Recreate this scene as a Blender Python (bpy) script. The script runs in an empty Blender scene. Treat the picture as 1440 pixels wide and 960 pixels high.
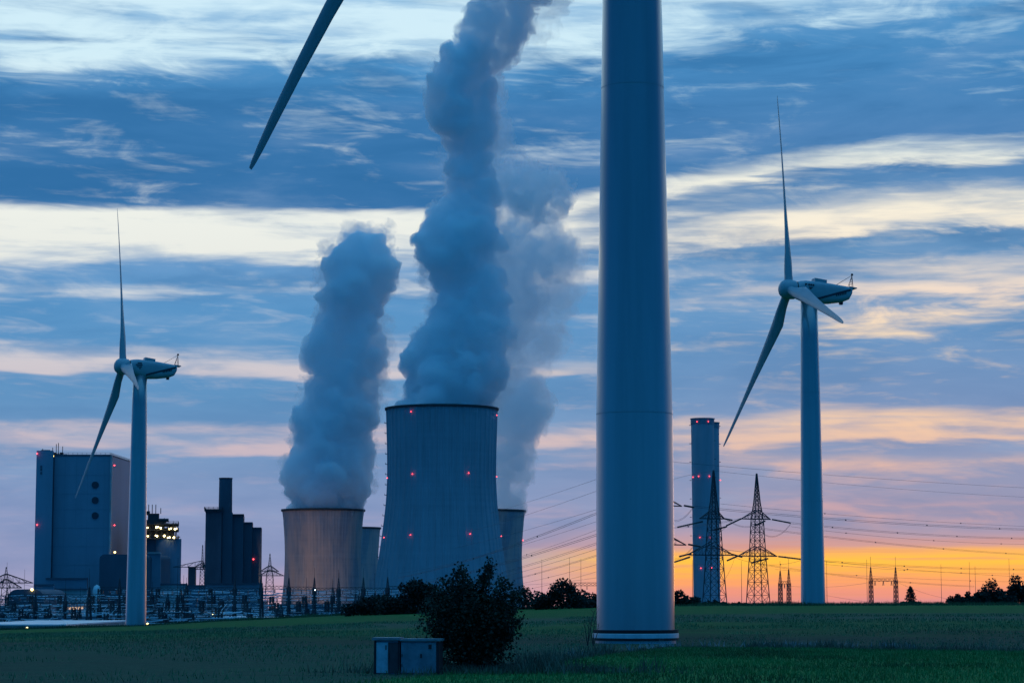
import bpy, bmesh, math, random
from mathutils import Vector, Matrix, noise
random.seed(7)
R = math.radians
SC = bpy.context.scene
COL = SC.collection

# ------------------------------------------------------------------ camera
F = 3270.0                      # focal length in pixels of a 1440 wide picture
CAMZ = 1.7
TH = math.atan(358.0 / F)
cam_d = bpy.data.cameras.new('camera'); cam = bpy.data.objects.new('camera', cam_d)
COL.objects.link(cam); SC.camera = cam
cam_d.sensor_width = 36.0; cam_d.lens = F / 1440 * 36.0
cam_d.clip_start = 0.5; cam_d.clip_end = 60000
cam.location = (0, 0, CAMZ); cam.rotation_euler = (R(90) + TH, 0, 0)

# ------------------------------------------------------------------ render settings
SC.render.engine = 'CYCLES'
SC.view_settings.view_transform = 'Standard'; SC.view_settings.look = 'None'
SC.view_settings.exposure = 0.17; SC.view_settings.gamma = 1.0
SC.view_settings.use_curve_mapping = False
cy = SC.cycles
cy.use_denoising = True
cy.max_bounces = 50; cy.diffuse_bounces = 3; cy.glossy_bounces = 2; cy.volume_bounces = 48; cy.transparent_max_bounces = 8
cy.use_adaptive_sampling = True; cy.adaptive_threshold = 0.02
cy.volume_step_rate = 0.35; cy.volume_max_steps = 96

def lin(c):
    return tuple(((v / 255) / 12.92 if v <= 10 else (((v / 255) + 0.055) / 1.055) ** 2.4) for v in c)

# ------------------------------------------------------------------ node helper
class NT:
    def __init__(s, tree): s.t = tree
    def _set(s, sock, v):
        if hasattr(v, 'is_output'): s.t.links.new(v, sock)
        else: sock.default_value = v
    def m(s, op, a, b=None, c=None, clamp=False):
        n = s.t.nodes.new('ShaderNodeMath'); n.operation = op; n.use_clamp = clamp
        s._set(n.inputs[0], a)
        if b is not None: s._set(n.inputs[1], b)
        if c is not None: s._set(n.inputs[2], c)
        return n.outputs[0]
    def ss(s, v, lo, hi, a=0.0, b=1.0, smooth=True):
        n = s.t.nodes.new('ShaderNodeMapRange'); n.interpolation_type = 'SMOOTHSTEP' if smooth else 'LINEAR'
        s._set(n.inputs[0], v); s._set(n.inputs[1], lo); s._set(n.inputs[2], hi); s._set(n.inputs[3], a); s._set(n.inputs[4], b)
        return n.outputs[0]
    def vec(s, x, y, z):
        n = s.t.nodes.new('ShaderNodeCombineXYZ')
        for i, v in enumerate((x, y, z)): s._set(n.inputs[i], v)
        return n.outputs[0]
    def sep(s, v):
        n = s.t.nodes.new('ShaderNodeSeparateXYZ'); s.t.links.new(v, n.inputs[0]); return n.outputs
    def noise(s, v, scale=1.0, detail=4.0, rough=0.55, dist=0.0, lac=2.0):
        n = s.t.nodes.new('ShaderNodeTexNoise'); s.t.links.new(v, n.inputs['Vector'])
        n.inputs['Scale'].default_value = scale; n.inputs['Detail'].default_value = detail
        n.inputs['Roughness'].default_value = rough; n.inputs['Distortion'].default_value = dist
        n.inputs['Lacunarity'].default_value = lac
        return n.outputs[0]
    def ramp(s, v, stops, interp='LINEAR', gray=False):
        lo, hi = stops[0][0], stops[-1][0]
        f = s.ss(v, lo, hi, smooth=False)
        n = s.t.nodes.new('ShaderNodeValToRGB'); s.t.links.new(f, n.inputs[0])
        cr = n.color_ramp; cr.interpolation = interp
        while len(cr.elements) < len(stops): cr.elements.new(0.5)
        for i, (p, c) in enumerate(stops):
            cr.elements[i].position = (p - lo) / (hi - lo)
        for i, (p, c) in enumerate(stops):
            cr.elements[i].color = (c, c, c, 1) if gray else lin(c) + (1,)
        if gray:
            x = s.t.nodes.new('ShaderNodeSeparateColor'); s.t.links.new(n.outputs[0], x.inputs[0]); return x.outputs[0]
        return n.outputs[0]
    def mix(s, f, a, b, kind='MIX'):
        n = s.t.nodes.new('ShaderNodeMix'); n.data_type = 'RGBA'; n.blend_type = kind
        s._set(n.inputs[0], f); 
        s._set(n.inputs[6], a if hasattr(a, 'is_output') else tuple(a) + (1,))
        s._set(n.inputs[7], b if hasattr(b, 'is_output') else tuple(b) + (1,))
        return n.outputs[2]

# ------------------------------------------------------------------ dusk sky (function of direction only)
W = bpy.data.worlds.new('World'); SC.world = W; W.use_nodes = True
wt = W.node_tree; wt.nodes.clear(); N = NT(wt)
d = N.sep(wt.nodes.new('ShaderNodeTexCoord').outputs['Generated'])
az = N.m('ARCTAN2', d[0], d[1]); el = N.m('ARCSINE', d[2])
U = N.m('MULTIPLY_ADD', az, F, 720.0); V = N.m('MULTIPLY_ADD', el, -F, 838.0)
def nz(su, sv, seed, detail=5, rough=0.58, dist=0.0):
    return N.noise(N.vec(N.m('DIVIDE', U, su), N.m('DIVIDE', V, sv), seed), 1.0, detail, rough, dist)
n_big = nz(520.0, 150.0, 3.1, 4)
n_str = nz(310.0, 30.0, 11.7, 5, 0.54, 0.3)
n_fin = nz(90.0, 11.0, 23.9, 6, 0.6, 0.3)
# wisps run slightly downhill to the right
Ur = N.m('ADD', U, N.m('MULTIPLY', V, 0.9)); Vr = N.m('SUBTRACT', V, N.m('MULTIPLY', U, 0.10))
n_wsp = N.noise(N.vec(N.m('DIVIDE', Ur, 170.0), N.m('DIVIDE', Vr, 40.0), 41.3), 1.0, 7, 0.58, 0.8)
tilt = N.ss(U, 560.0, 1320.0, 0.0, 82.0)
tilt = N.m('MULTIPLY', tilt, N.ss(V, 280.0, 520.0, 1.0, 0.12))
Vt = N.m('ADD', V, tilt)
Vw = N.m('ADD', N.m('MULTIPLY_ADD', N.m('SUBTRACT', n_big, 0.5), 120.0, Vt), N.m('MULTIPLY', N.m('SUBTRACT', n_wsp, 0.5), 70.0))
Vs = N.m('ADD', N.m('MULTIPLY_ADD', N.m('SUBTRACT', n_str, 0.5), 30.0, Vt), N.m('MULTIPLY', N.m('SUBTRACT', n_big, 0.5), 34.0))
wr = N.ss(U, 560.0, 1250.0)          # towards the afterglow on the right
def g14(st): return [(p, v / 1.4) for p, v in st]
# upper deck: ragged top edge (uses strong warp), flat clean underside (uses weak warp)
top_edge = N.ramp(Vw, g14([(-900, 0.55), (-80, 0.36), (0, 0.26), (55, 0.30), (90, 0.46), (120, 0.72), (150, 1.15), (185, 1.4)]), gray=True)
botL = N.ramp(Vs, [(200, 1.0), (276, 1.0), (292, 0.62), (306, 0.10), (340, 0.08), (368, 0.24), (384, 0.54), (398, 0.56), (415, 0.40), (436, 0.74), (480, 0.68), (498, 0.42), (512, 0.22), (526, 0.26),
                   (538, 0.70), (588, 0.66), (604, 0.30), (634, 0.22), (650, 0.62), (700, 0.74), (728, 0.44), (745, 0.74), (780, 0.86)], gray=True)
botR = N.ramp(N.m('MULTIPLY_ADD', N.m('SUBTRACT', n_wsp, 0.5), 40.0, Vs), [(200, 1.0), (268, 0.90), (286, 0.40), (308, 0.26), (330, 0.66), (354, 0.48), (376, 0.22), (400, 0.18), (414, 0.56), (432, 0.44), (450, 0.20),
                   (470, 0.52), (510, 0.76), (575, 0.70), (600, 0.30), (626, 0.28), (642, 0.56), (660, 0.38), (690, 0.54), (720, 0.40), (745, 0.66), (780, 0.74)], gray=True)
bot = N.m('ADD', N.m('MULTIPLY', botL, N.m('SUBTRACT', 1.0, wr)), N.m('MULTIPLY', botR, wr))
cov = N.m('MULTIPLY', N.m('MULTIPLY', top_edge, 1.4), bot)
mk = N.m('ADD', N.m('MULTIPLY', N.m('SUBTRACT', n_str, 0.5), 1.15), N.m('MULTIPLY', N.m('SUBTRACT', n_wsp, 0.5), 0.95))
mk = N.m('ADD', mk, N.m('MULTIPLY', N.m('SUBTRACT', n_fin, 0.5), 0.45))
mk = N.m('ADD', mk, N.m('MULTIPLY', N.m('SUBTRACT', nz(330.0, 48.0, 57.0, 3), 0.5), N.ss(V, 330.0, 420.0, 0.25, 1.05)))
mask = N.ss(N.m('MULTIPLY_ADD', mk, N.ss(cov, 0.8, 1.3, 1.0, 0.62), cov), 0.10, 0.82)
clearL = N.ramp(V, [(-500, (150, 195, 225)), (-40, (196, 224, 238)), (90, (200, 226, 236)), (300, (226, 229, 222)), (370, (222, 224, 218)), (450, (196, 200, 208)), (520, (196, 190, 196)),
                    (620, (196, 178, 184)), (700, (168, 160, 184)), (790, (160, 155, 184)), (850, (172, 158, 186))])
clearR = N.ramp(V, [(-500, (150, 195, 225)), (-40, (190, 220, 236)), (150, (196, 222, 230)), (260, (232, 228, 212)), (350, (240, 226, 204)), (420, (228, 208, 192)), (500, (250, 218, 172)),
                    (570, (238, 200, 164)), (640, (218, 180, 162)), (700, (196, 160, 166)), (790, (196, 150, 150)), (850, (200, 150, 150))])
clear = N.mix(wr, clearL, clearR)
clear = N.mix(N.ss(n_str, 0.45, 0.75, 0.0, 0.22), clear, lin((150, 178, 205)))
cloudL = N.ramp(V, [(-500, (60, 120, 178)), (0, (96, 160, 208)), (90, (74, 140, 192)), (160, (56, 114, 166)), (290, (52, 108, 160)), (380, (98, 146, 192)), (440, (84, 140, 188)), (560, (92, 140, 184)),
                    (640, (112, 144, 184)), (720, (130, 146, 184)), (850, (150, 150, 184))])
cloudR = N.ramp(V, [(-500, (60, 120, 178)), (0, (90, 150, 198)), (90, (66, 128, 180)), (200, (74, 124, 174)), (330, (92, 136, 178)), (440, (96, 142, 186)), (560, (112, 140, 180)),
                    (640, (134, 146, 178)), (720, (150, 146, 172)), (850, (166, 144, 164))])
cloud = N.mix(wr, cloudL, cloudR)
cloud = N.mix(N.ss(N.m('ADD', n_wsp, N.m('MULTIPLY', N.m('SUBTRACT', n_fin, 0.5), 0.5)), 0.5, 0.85, 0.0, 0.5), cloud, clear)
soft = nz(300.0, 62.0, 63.0, 6, 0.56, 0.3)
cloud = N.mix(N.ss(soft, 0.5, 0.78, 0.0, 0.26), cloud, lin((150, 176, 206)))
cloud = N.mix(N.m('MULTIPLY', N.ss(soft, 0.34, 0.54, 0.5, 0.0), N.ss(V, 300.0, 460.0, 1.0, 0.35)), cloud, lin((40, 100, 152)))
front = N.mix(mask, clear, cloud)
# afterglow strip under the lowest cloud deck
Vg = N.m('MULTIPLY_ADD', N.m('SUBTRACT', nz(420.0, 60.0, 77.0, 4), 0.5), 26.0, V)
glow = N.ramp(Vg, [(700, (178, 150, 168)), (745, (196, 154, 158)), (768, (206, 152, 142)), (778, (244, 176, 92)), (787, (254, 188, 70)), (802, (250, 174, 82)), (818, (244, 158, 100)), (834, (230, 144, 122)), (850, (206, 136, 140)), (900, (150, 110, 130))], 'EASE')
glow = N.mix(N.ss(nz(330.0, 9.0, 91.0, 5), 0.48, 0.74, 0.0, 0.62), glow, lin((214, 142, 116)))
gl_u = N.ss(N.m('MULTIPLY_ADD', N.m('SUBTRACT', n_str, 0.5), 120.0, U), 640.0, 930.0)
gl_u = N.m('MULTIPLY', gl_u, N.ss(U, 2400.0, 4200.0, 1.0, 0.0))
front = N.mix(N.m('MULTIPLY', gl_u, N.ss(Vg, 735.0, 776.0)), front, glow)
pk = N.m('MULTIPLY', N.ss(N.m('MULTIPLY_ADD', N.m('SUBTRACT', n_str, 0.5), 40.0, V), 780.0, 850.0), N.m('MULTIPLY', N.ss(U, 60.0, 420.0, 0.1, 0.5), N.ss(U, 700.0, 960.0, 1.0, 0.0)))
front = N.mix(pk, front, lin((224, 164, 162)))
# the rest of the dome: overhead and behind the photographer
back = N.ramp(N.m('MULTIPLY', el, 57.2958), [(-5, (20, 78, 120)), (0, (20, 130, 204)), (3, (16, 126, 204)), (9, (0, 80, 152)), (22, (0, 70, 134)), (38, (14, 112, 176)), (58, (70, 158, 218)), (90, (92, 174, 226))])
over = N.ss(el, 0.36, 0.95)
fr = N.ss(d[1], 0.15, 0.8)
fr = N.m('MULTIPLY', fr, N.m('SUBTRACT', 1.0, over))
sky = N.mix(fr, back, front)
bg = wt.nodes.new('ShaderNodeBackground'); wt.links.new(sky, bg.inputs[0]); bg.inputs[1].default_value = 1.0
wo = wt.nodes.new('ShaderNodeOutputWorld'); wt.links.new(bg.outputs[0], wo.inputs[0])

# the sun is on the horizon under the cloud deck: hardly any direct light is left
sd = bpy.data.lights.new('sun', 'SUN'); sd.energy = 0.03; sd.angle = R(6); sd.color = (1.0, 0.55, 0.28)
sun = bpy.data.objects.new('sun', sd); COL.objects.link(sun)
sun.rotation_euler = Vector((0.16, 1.0, 0.03)).to_track_quat('Z', 'Y').to_euler()

# ------------------------------------------------------------------ picture <-> world helpers
CT, ST = math.cos(TH), math.sin(TH)
def P(px, py, Y):
    a = (px - 720) / F; b = (480 - py) / F
    dy = CT - b * ST; dz = ST + b * CT
    return Vector((a / dy * Y, Y, CAMZ + dz / dy * Y))
def X(px, Y): return P(px, 838, Y).x
def Z(py, Y): return P(720, py, Y).z
def lerp(a, b, t): return a + (b - a) * t
def interp(tab, x):
    if x <= tab[0][0]: return tab[0][1]
    for (x0, y0), (x1, y1) in zip(tab, tab[1:]):
        if x <= x1: return lerp(y0, y1, (x - x0) / (x1 - x0))
    return tab[-1][1]
CREST = [(-900, 890), (0, 885), (205, 879), (300, 873), (420, 867), (540, 861), (720, 855), (850, 851), (1000, 849), (1440, 848), (2400, 850)]
def crest_y(px): return interp([(0, 585), (205, 575), (700, 520), (1140, 474), (1440, 480)], px)
PLAIN = -14.5
def gz(x, y):
    """height of the ground"""
    if y < 30: return 0.0
    px = 720 + F * (x / y); px = max(-900, min(2400, px))
    yc = crest_y(px); zc = Z(interp(CREST, px), yc)
    if y < 150: z = lerp(0, -1.3, max(0, y - 36) / 114)
    elif y < yc: z = lerp(-1.3, zc, (y - 150) / (yc - 150))
    elif y < yc + 190:
        t = (y - yc) / 190; t = t * t * (3 - 2 * t); z = lerp(zc, PLAIN, t)
    else: z = PLAIN - max(0, y - 2600) * 0.0046
    if y < 600: z += 0.05 * noise.noise(Vector((x * .11, y * .05, 3))) * min(1, y / 120)
    return z

# ------------------------------------------------------------------ object helpers
def link(o): COL.objects.link(o); return o
def tag(o, label=None, cat=None, group=None, kind=None):
    if label: o['label'] = label
    if cat: o['category'] = cat
    if group: o['group'] = group
    if kind: o['kind'] = kind
    return o
def thing(name, label, cat, loc, group=None):
    o = link(bpy.data.objects.new(name, None)); o.location = loc; o.empty_display_size = 1
    return tag(o, label, cat, group)
class MB:
    def __init__(s): s.v = []; s.f = []
    def add(s, vs, fs):
        k = len(s.v); s.v += [tuple(v) for v in vs]; s.f += [tuple(i + k for i in f) for f in fs]; return s
    def box(s, c, sz, rz=0, mtx=None):
        x, y, z = sz[0] / 2, sz[1] / 2, sz[2] / 2; ca, sa = math.cos(rz), math.sin(rz)
        vs = []
        for dz in (-z, z):
            for dx, dy in ((-x, -y), (x, -y), (x, y), (-x, y)):
                vs.append(Vector((c[0] + dx * ca - dy * sa, c[1] + dx * sa + dy * ca, c[2] + dz)))
        return s.add(vs, [(3, 2, 1, 0), (4, 5, 6, 7), (0, 1, 5, 4), (1, 2, 6, 5), (2, 3, 7, 6), (3, 0, 4, 7)])
    def tube(s, p, q, r, r2=None, n=4, cap=True):
        p, q = Vector(p), Vector(q); r2 = r if r2 is None else r2
        ax = (q - p); 
        if ax.length < 1e-6: return s
        ax.normalize(); t = ax.orthogonal() if abs(ax.z) > .95 else ax.cross(Vector((0, 0, 1)))
        t.normalize(); b = ax.cross(t)
        vs = []
        for c, rr in ((p, r), (q, r2)):
            for i in range(n):
                a = 2 * math.pi * (i + .5) / n; vs.append(c + (t * math.cos(a) + b * math.sin(a)) * rr)
        fs = [(i, (i + 1) % n, n + (i + 1) % n, n + i) for i in range(n)]
        if cap: fs += [tuple(range(n - 1, -1, -1)), tuple(range(n, 2 * n))]
        return s.add(vs, fs)
    def path(s, pts, r, n=5):
        for a, b in zip(pts, pts[1:]): s.tube(a, b, r, n=n)
        return s
    def lathe(s, c, prof, n=32, cap0=True, cap1=True, rfun=None):
        vs = []; fs = []
        for r, z in prof:
            for i in range(n):
                a = 2 * math.pi * i / n; rr = rfun(r, z, i) if rfun else r
                vs.append((c[0] + math.cos(a) * rr, c[1] + math.sin(a) * rr, c[2] + z))
        for k in range(len(prof) - 1):
            for i in range(n):
                j = (i + 1) % n; fs.append((k * n + i, k * n + j, (k + 1) * n + j, (k + 1) * n + i))
        if cap0: fs.append(tuple(range(n - 1, -1, -1)))
        if cap1: fs.append(tuple((len(prof) - 1) * n + i for i in range(n)))
        return s.add(vs, fs)
    def prism(s, foot, z0, z1):
        n = len(foot); vs = [(x, y, z0) for x, y in foot] + [(x, y, z1) for x, y in foot]
        return s.add(vs, [(i, (i + 1) % n, n + (i + 1) % n, n + i) for i in range(n)] + [tuple(range(n - 1, -1, -1)), tuple(range(n, 2 * n))])
    def ball(s, c, r, nu=10, nv=6, sz=1.0):
        prof = []
        for k in range(nv + 1):
            a = -math.pi / 2 + math.pi * k / nv; prof.append((max(.001, r * math.cos(a)), r * math.sin(a) * sz))
        return s.lathe(c, prof, nu)
    def leaf(s, c, size, up=0.3):
        a = Vector((random.gauss(0, 1), random.gauss(0, 1), random.gauss(0, 1) + up)).normalized()
        b = a.orthogonal().normalized(); b = Matrix.Rotation(random.uniform(0, 6.28), 3, a) @ b
        L = size * random.uniform(.7, 1.3); w = L * random.uniform(.3, .5)
        c = Vector(c)
        return s.add([c - b * L * .5, c + a.cross(b) * w, c + b * L * .5, c - a.cross(b) * w], [(0, 1, 2, 3)])
    def build(s, name, mat, parent=None, smooth=False, origin=None):
        """vertices are in world space; parented meshes are stored relative to their thing"""
        me = bpy.data.meshes.new(name); o = Vector((0, 0, 0))
        if parent is not None:
            root = parent
            while root.parent: root = root.parent
            o = root.location.copy()
        elif origin is not None: o = Vector(origin)
        me.from_pydata([(v[0] - o.x, v[1] - o.y, v[2] - o.z) for v in s.v], [], s.f)
        if mat: me.materials.append(mat)
        if smooth:
            me.polygons.foreach_set('use_smooth', [True] * len(me.polygons))
        me.update()
        ob = link(bpy.data.objects.new(name, me))
        if parent is not None: ob.parent = parent
        elif origin is not None: ob.location = o
        return ob
def autosmooth(ob, ang=40):
    bm = bmesh.new(); bm.from_mesh(ob.data)
    bmesh.ops.recalc_face_normals(bm, faces=bm.faces[:])
    for e in bm.edges:
        e.smooth = not (len(e.link_faces) == 2 and e.calc_face_angle(0) > R(ang))
    for f in bm.faces: f.smooth = True
    bm.to_mesh(ob.data); bm.free(); return ob

# ------------------------------------------------------------------ materials
def mat(name, col, rough=.7, metal=0.0, var=.18, scale=.4, spec=.5, bump=0.0, stretch=(1, 1, 1), emis=None, estr=0, coat=0, detail=5):
    m = bpy.data.materials.new(name); m.use_nodes = True; t = m.node_tree; n = NT(t)
    b = t.nodes['Principled BSDF']; b.inputs['Roughness'].default_value = rough; b.inputs['Metallic'].default_value = metal
    b.inputs['Specular IOR Level'].default_value = spec; b.inputs['Coat Weight'].default_value = coat; b.inputs['Coat Roughness'].default_value = .12
    if var or bump:
        g = t.nodes.new('ShaderNodeTexCoord').outputs['Object']
        mp = t.nodes.new('ShaderNodeMapping'); t.links.new(g, mp.inputs[0]); mp.inputs['Scale'].default_value = stretch
        f = n.noise(mp.outputs[0], scale, detail, .6)
        k = n.ss(f, .3, .7)
        a = tuple(c * (1 - var) for c in col); c2 = tuple(min(1, c * (1 + var)) for c in col)
        t.links.new(n.mix(k, a, c2), b.inputs['Base Color'])
        if bump:
            bp = t.nodes.new('ShaderNodeBump'); bp.inputs['Strength'].default_value = bump; bp.inputs['Distance'].default_value = .3
            t.links.new(f, bp.inputs['Height']); t.links.new(bp.outputs[0], b.inputs['Normal'])
    else: b.inputs['Base Color'].default_value = tuple(col) + (1,)
    if emis:
        b.inputs['Emission Color'].default_value = tuple(emis) + (1,); b.inputs['Emission Strength'].default_value = estr
    return m
M = {}
M['tower'] = mat('tower_paint', (.34, .37, .40), .30, 0.25, .08, .9, .6, coat=1.0, stretch=(1, 1, .05))
M['seam'] = mat('tower_seam', (.29, .32, .35), .6, 0, 0)
M['blade'] = mat('blade_gelcoat', (.36, .39, .42), .4, 0, .04, .4, .5)
M['nacelle'] = mat('nacelle_paint', (.42, .45, .48), .4, 0, .05, .8)
M['gasket'] = mat('black_rubber', (.02, .02, .022), .8, 0, 0)
M['flange'] = mat('flange_paint', (.70, .72, .74), .4, .1, .08, 2)
M['stripe'] = mat('navy_stripe', (.035, .03, .05), .5, 0, 0)
M['steel'] = mat('galvanised_steel', (.06, .065, .07), .7, .2, .2, .8)
M['steel_light'] = mat('aluminium_tube', (.74, .78, .80), .4, .0, .1, .3)
M['cable'] = mat('conductor_cable', (.07, .07, .08), .6, .5, 0)
M['insul'] = mat('brown_porcelain', (.05, .04, .04), .3, 0, 0)
M['clad'] = mat('grey_cladding', (.25, .32, .38), .6, .0, .10, .05, stretch=(1, 1, .15), detail=6)
M['clad_dark'] = mat('dark_cladding', (.085, .11, .14), .7, .0, .15, .05, stretch=(1, 1, .3))
M['clad_mid'] = mat('mid_cladding', (.19, .24, .29), .7, .0, .12, .05)
M['clad_pale'] = mat('pale_concrete', (.42, .41, .40), .8, 0, .25, .08)
M['clad_red'] = mat('rust_brick', (.15, .115, .135), .8, 0, .25, .06, stretch=(1, 1, .3))
M['plant_steel'] = mat('plant_steelwork', (.05, .055, .06), .7, .2, .2, .2)
M['roof_white'] = mat('white_membrane', (.8, .8, .8), .3, 0, .08, .05)
M['stack'] = mat('stack_concrete', (.36, .41, .45), .8, 0, .12, .08, stretch=(1, 1, .12))  # pale bluish base colour stands in for distance haze
M['red'] = mat('red_beacon', (.4, .02, .02), .5, 0, 0, emis=(1, .06, .08), estr=5)
M['lampw'] = mat('warm_lamp', (.8, .7, .4), .5, 0, 0, emis=(1, .80, .36), estr=9)
M['lampy'] = mat('yellow_lamp', (.8, .7, .4), .5, 0, 0, emis=(1, .74, .25), estr=5)
M['lampc'] = mat('cool_lamp', (.8, .8, .9), .5, 0, 0, emis=(.8, .9, 1), estr=5)
M['litwin'] = mat('lit_window', (.5, .4, .3), .5, 0, 0, emis=(1, .62, .36), estr=.75)
M['cab'] = mat('cabinet_grey', (.19, .24, .28), .5, 0, .25, 3)
M['cab_white'] = mat('cabinet_white', (.42, .50, .55), .45, 0, .22, 4)
M['cab_dark'] = mat('cabinet_frame', (.022, .020, .024), .7, 0, .2, 4)
M['cab_red'] = mat('cabinet_brown_door', (.09, .045, .05), .6, 0, .25, 4)
M['cab_roof'] = mat('cabinet_roof', (.20, .24, .26), .6, 0, .2, 4)
M['bark'] = mat('bark', (.06, .05, .04), .9, 0, .3, 3)
M['leaf_bush'] = mat('bush_leaves', (.011, .028, .014), .8, 0, .5, 1.5)
M['leaf_tree'] = mat('tree_leaves', (.014, .024, .016), .8, 0, .45, .3)
M['leaf_con'] = mat('conifer_needles', (.016, .026, .020), .8, 0, .3, .3)
M['weed'] = mat('dry_weeds', (.13, .13, .085), .9, 0, .4, .8)
M['blade_grass'] = mat('young_cereal', (.014, .19, .04), .7, 0, .55, .14, stretch=(1, .5, 1))
M['stubble'] = mat('stubble', (.13, .23, .10), .9, 0, .4, .2)

def concrete_shell(name, base, warm, con=1.0):
    """ribbed concrete with run-down streaks and casting rings"""
    m = bpy.data.materials.new(name); m.use_nodes = True; t = m.node_tree; n = NT(t); b = t.nodes['Principled BSDF']
    o = n.sep(t.nodes.new('ShaderNodeTexCoord').outputs['Object'])
    ang = n.m('ARCTAN2', o[1], o[0])
    st = n.noise(n.vec(n.m('MULTIPLY', ang, 48.0), n.m('MULTIPLY', o[2], .018), 2.0), 1.0, 6, .65)
    pat = n.noise(n.vec(n.m('MULTIPLY', ang, 3.0), n.m('MULTIPLY', o[2], .02), 5.0), 1.0, 4, .6)
    ring = n.noise(n.vec(n.m('MULTIPLY', ang, .4), n.m('MULTIPLY', o[2], .35), 9.0), 1.0, 2, .5)
    k = n.m('ADD', n.m('MULTIPLY', n.ss(st, .3, .72), .6), n.m('MULTIPLY', n.ss(pat, .3, .7), .4))
    k = n.m('ADD', k, n.m('MULTIPLY', n.m('SUBTRACT', ring, .5), .55), clamp=True)
    c = n.mix(k, tuple(v * (1 - .38 * con) for v in base), tuple(v * (1 + .25 * con) for v in base))
    if warm: c = n.mix(n.ss(pat, .35, .6), c, n.mix(k, tuple(v * .8 for v in warm), tuple(v * 1.2 for v in warm)))
    t.links.new(c, b.inputs['Base Color']); b.inputs['Roughness'].default_value = .85
    return m
M['shell_new'] = concrete_shell('cooling_tower_concrete', (.31, .37, .41), None, .5)  # distance haze is put into this lighter, bluer concrete tone
M['shell_old'] = concrete_shell('weathered_concrete', (.34, .37, .41), (.46, .38, .35))
M['rim'] = mat('dark_rim', (.05, .055, .06), .9, 0, .2, .1)

# ground: bright young cereal nearest, bare soil and stubble strips behind it
def ground_mat():
    m = bpy.data.materials.new('field_ground'); m.use_nodes = True; t = m.node_tree; n = NT(t); b = t.nodes['Principled BSDF']
    g = t.nodes.new('ShaderNodeNewGeometry').outputs['Position']; x, y, z = n.sep(g)
    nf = n.noise(g, 1.6, 6, .65); nm = n.noise(g, .18, 5, .6); nl = n.noise(n.vec(n.m('MULTIPLY', x, .02), n.m('MULTIPLY', y, .05), 1.0), 1.0, 4, .6)
    rows = n.noise(n.vec(n.m('MULTIPLY', x, .09), n.m('MULTIPLY', y, .55), 4.0), 1.0, 5, .65)
    green = n.mix(n.ss(nf, .3, .7), (.008, .10, .024), (.014, .22, .042))
    green = n.mix(n.ss(nm, .35, .7, 0.0, .6), green, (.006, .16, .034))
    soil = n.mix(n.ss(nf, .3, .7), (.016, .044, .030), (.045, .092, .056))
    soil = n.mix(n.ss(rows, .40, .62, 0.0, .85), soil, (.022, .095, .050))
    yw = n.m('ADD', y, n.m('MULTIPLY', n.m('SUBTRACT', nl, .5), 110.0)); yw = n.m('ADD', yw, n.m('MULTIPLY', n.m('SUBTRACT', nm, .5), 50.0)); yw = n.m('SUBTRACT', yw, n.m('MULTIPLY', x, .15))
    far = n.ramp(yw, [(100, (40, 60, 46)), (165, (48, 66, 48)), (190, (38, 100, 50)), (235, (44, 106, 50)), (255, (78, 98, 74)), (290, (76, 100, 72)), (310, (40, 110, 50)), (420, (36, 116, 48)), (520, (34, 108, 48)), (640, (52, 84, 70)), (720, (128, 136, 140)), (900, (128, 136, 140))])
    trk = n.noise(n.vec(n.m('MULTIPLY', x, .012), n.m('MULTIPLY', y, .9), 8.0), 1.0, 3, .6)
    far = n.mix(n.ss(trk, .54, .66, 0.0, .5), far, (.085, .125, .08)); far = n.mix(n.ss(trk, .46, .36, 0.0, .5), far, (.012, .035, .025))
    far = n.mix(n.ss(rows, .3, .7), n.mix(0.45, far, (.008, .016, .012)), far)
    soil = n.mix(n.ss(y, 115.0, 200.0), soil, far)
    edge = n.m('SUBTRACT', y, n.ramp(x, [(-40, 20 / 200), (-6.5, 41 / 200), (-3.5, 50 / 200), (1.0, 74 / 200), (5.0, 104 / 200), (8.5, 124 / 200), (16, 118 / 200), (26, 104 / 200), (60, 90 / 200)], gray=True) if False else n.m('MULTIPLY', n.ramp(x, [(-40, .10), (-6.5, .205), (-3.5, .25), (1.0, .37), (5.0, .52), (8.5, .62), (16, .59), (26, .52), (60, .45)], gray=True), 200.0))
    edge = n.m('ADD', edge, n.m('MULTIPLY', n.m('SUBTRACT', nm, .5), 9.0))
    c = n.mix(n.ss(edge, -1.5, 1.5), green, soil)
    t.links.new(c, b.inputs['Base Color']); b.inputs['Roughness'].default_value = .95; b.inputs['Specular IOR Level'].default_value = .1
    bp = t.nodes.new('ShaderNodeBump'); bp.inputs['Strength'].default_value = .9; bp.inputs['Distance'].default_value = .15
    t.links.new(n.m('ADD', nf, n.m('MULTIPLY', rows, 1.2)), bp.inputs['Height']); t.links.new(bp.outputs[0], b.inputs['Normal'])
    return m
def edge_y(x): return interp([(-40, 20), (-6.5, 41), (-3.5, 50), (1, 74), (5, 104), (8.5, 124), (16, 118), (26, 104), (60, 90)], x)

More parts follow.
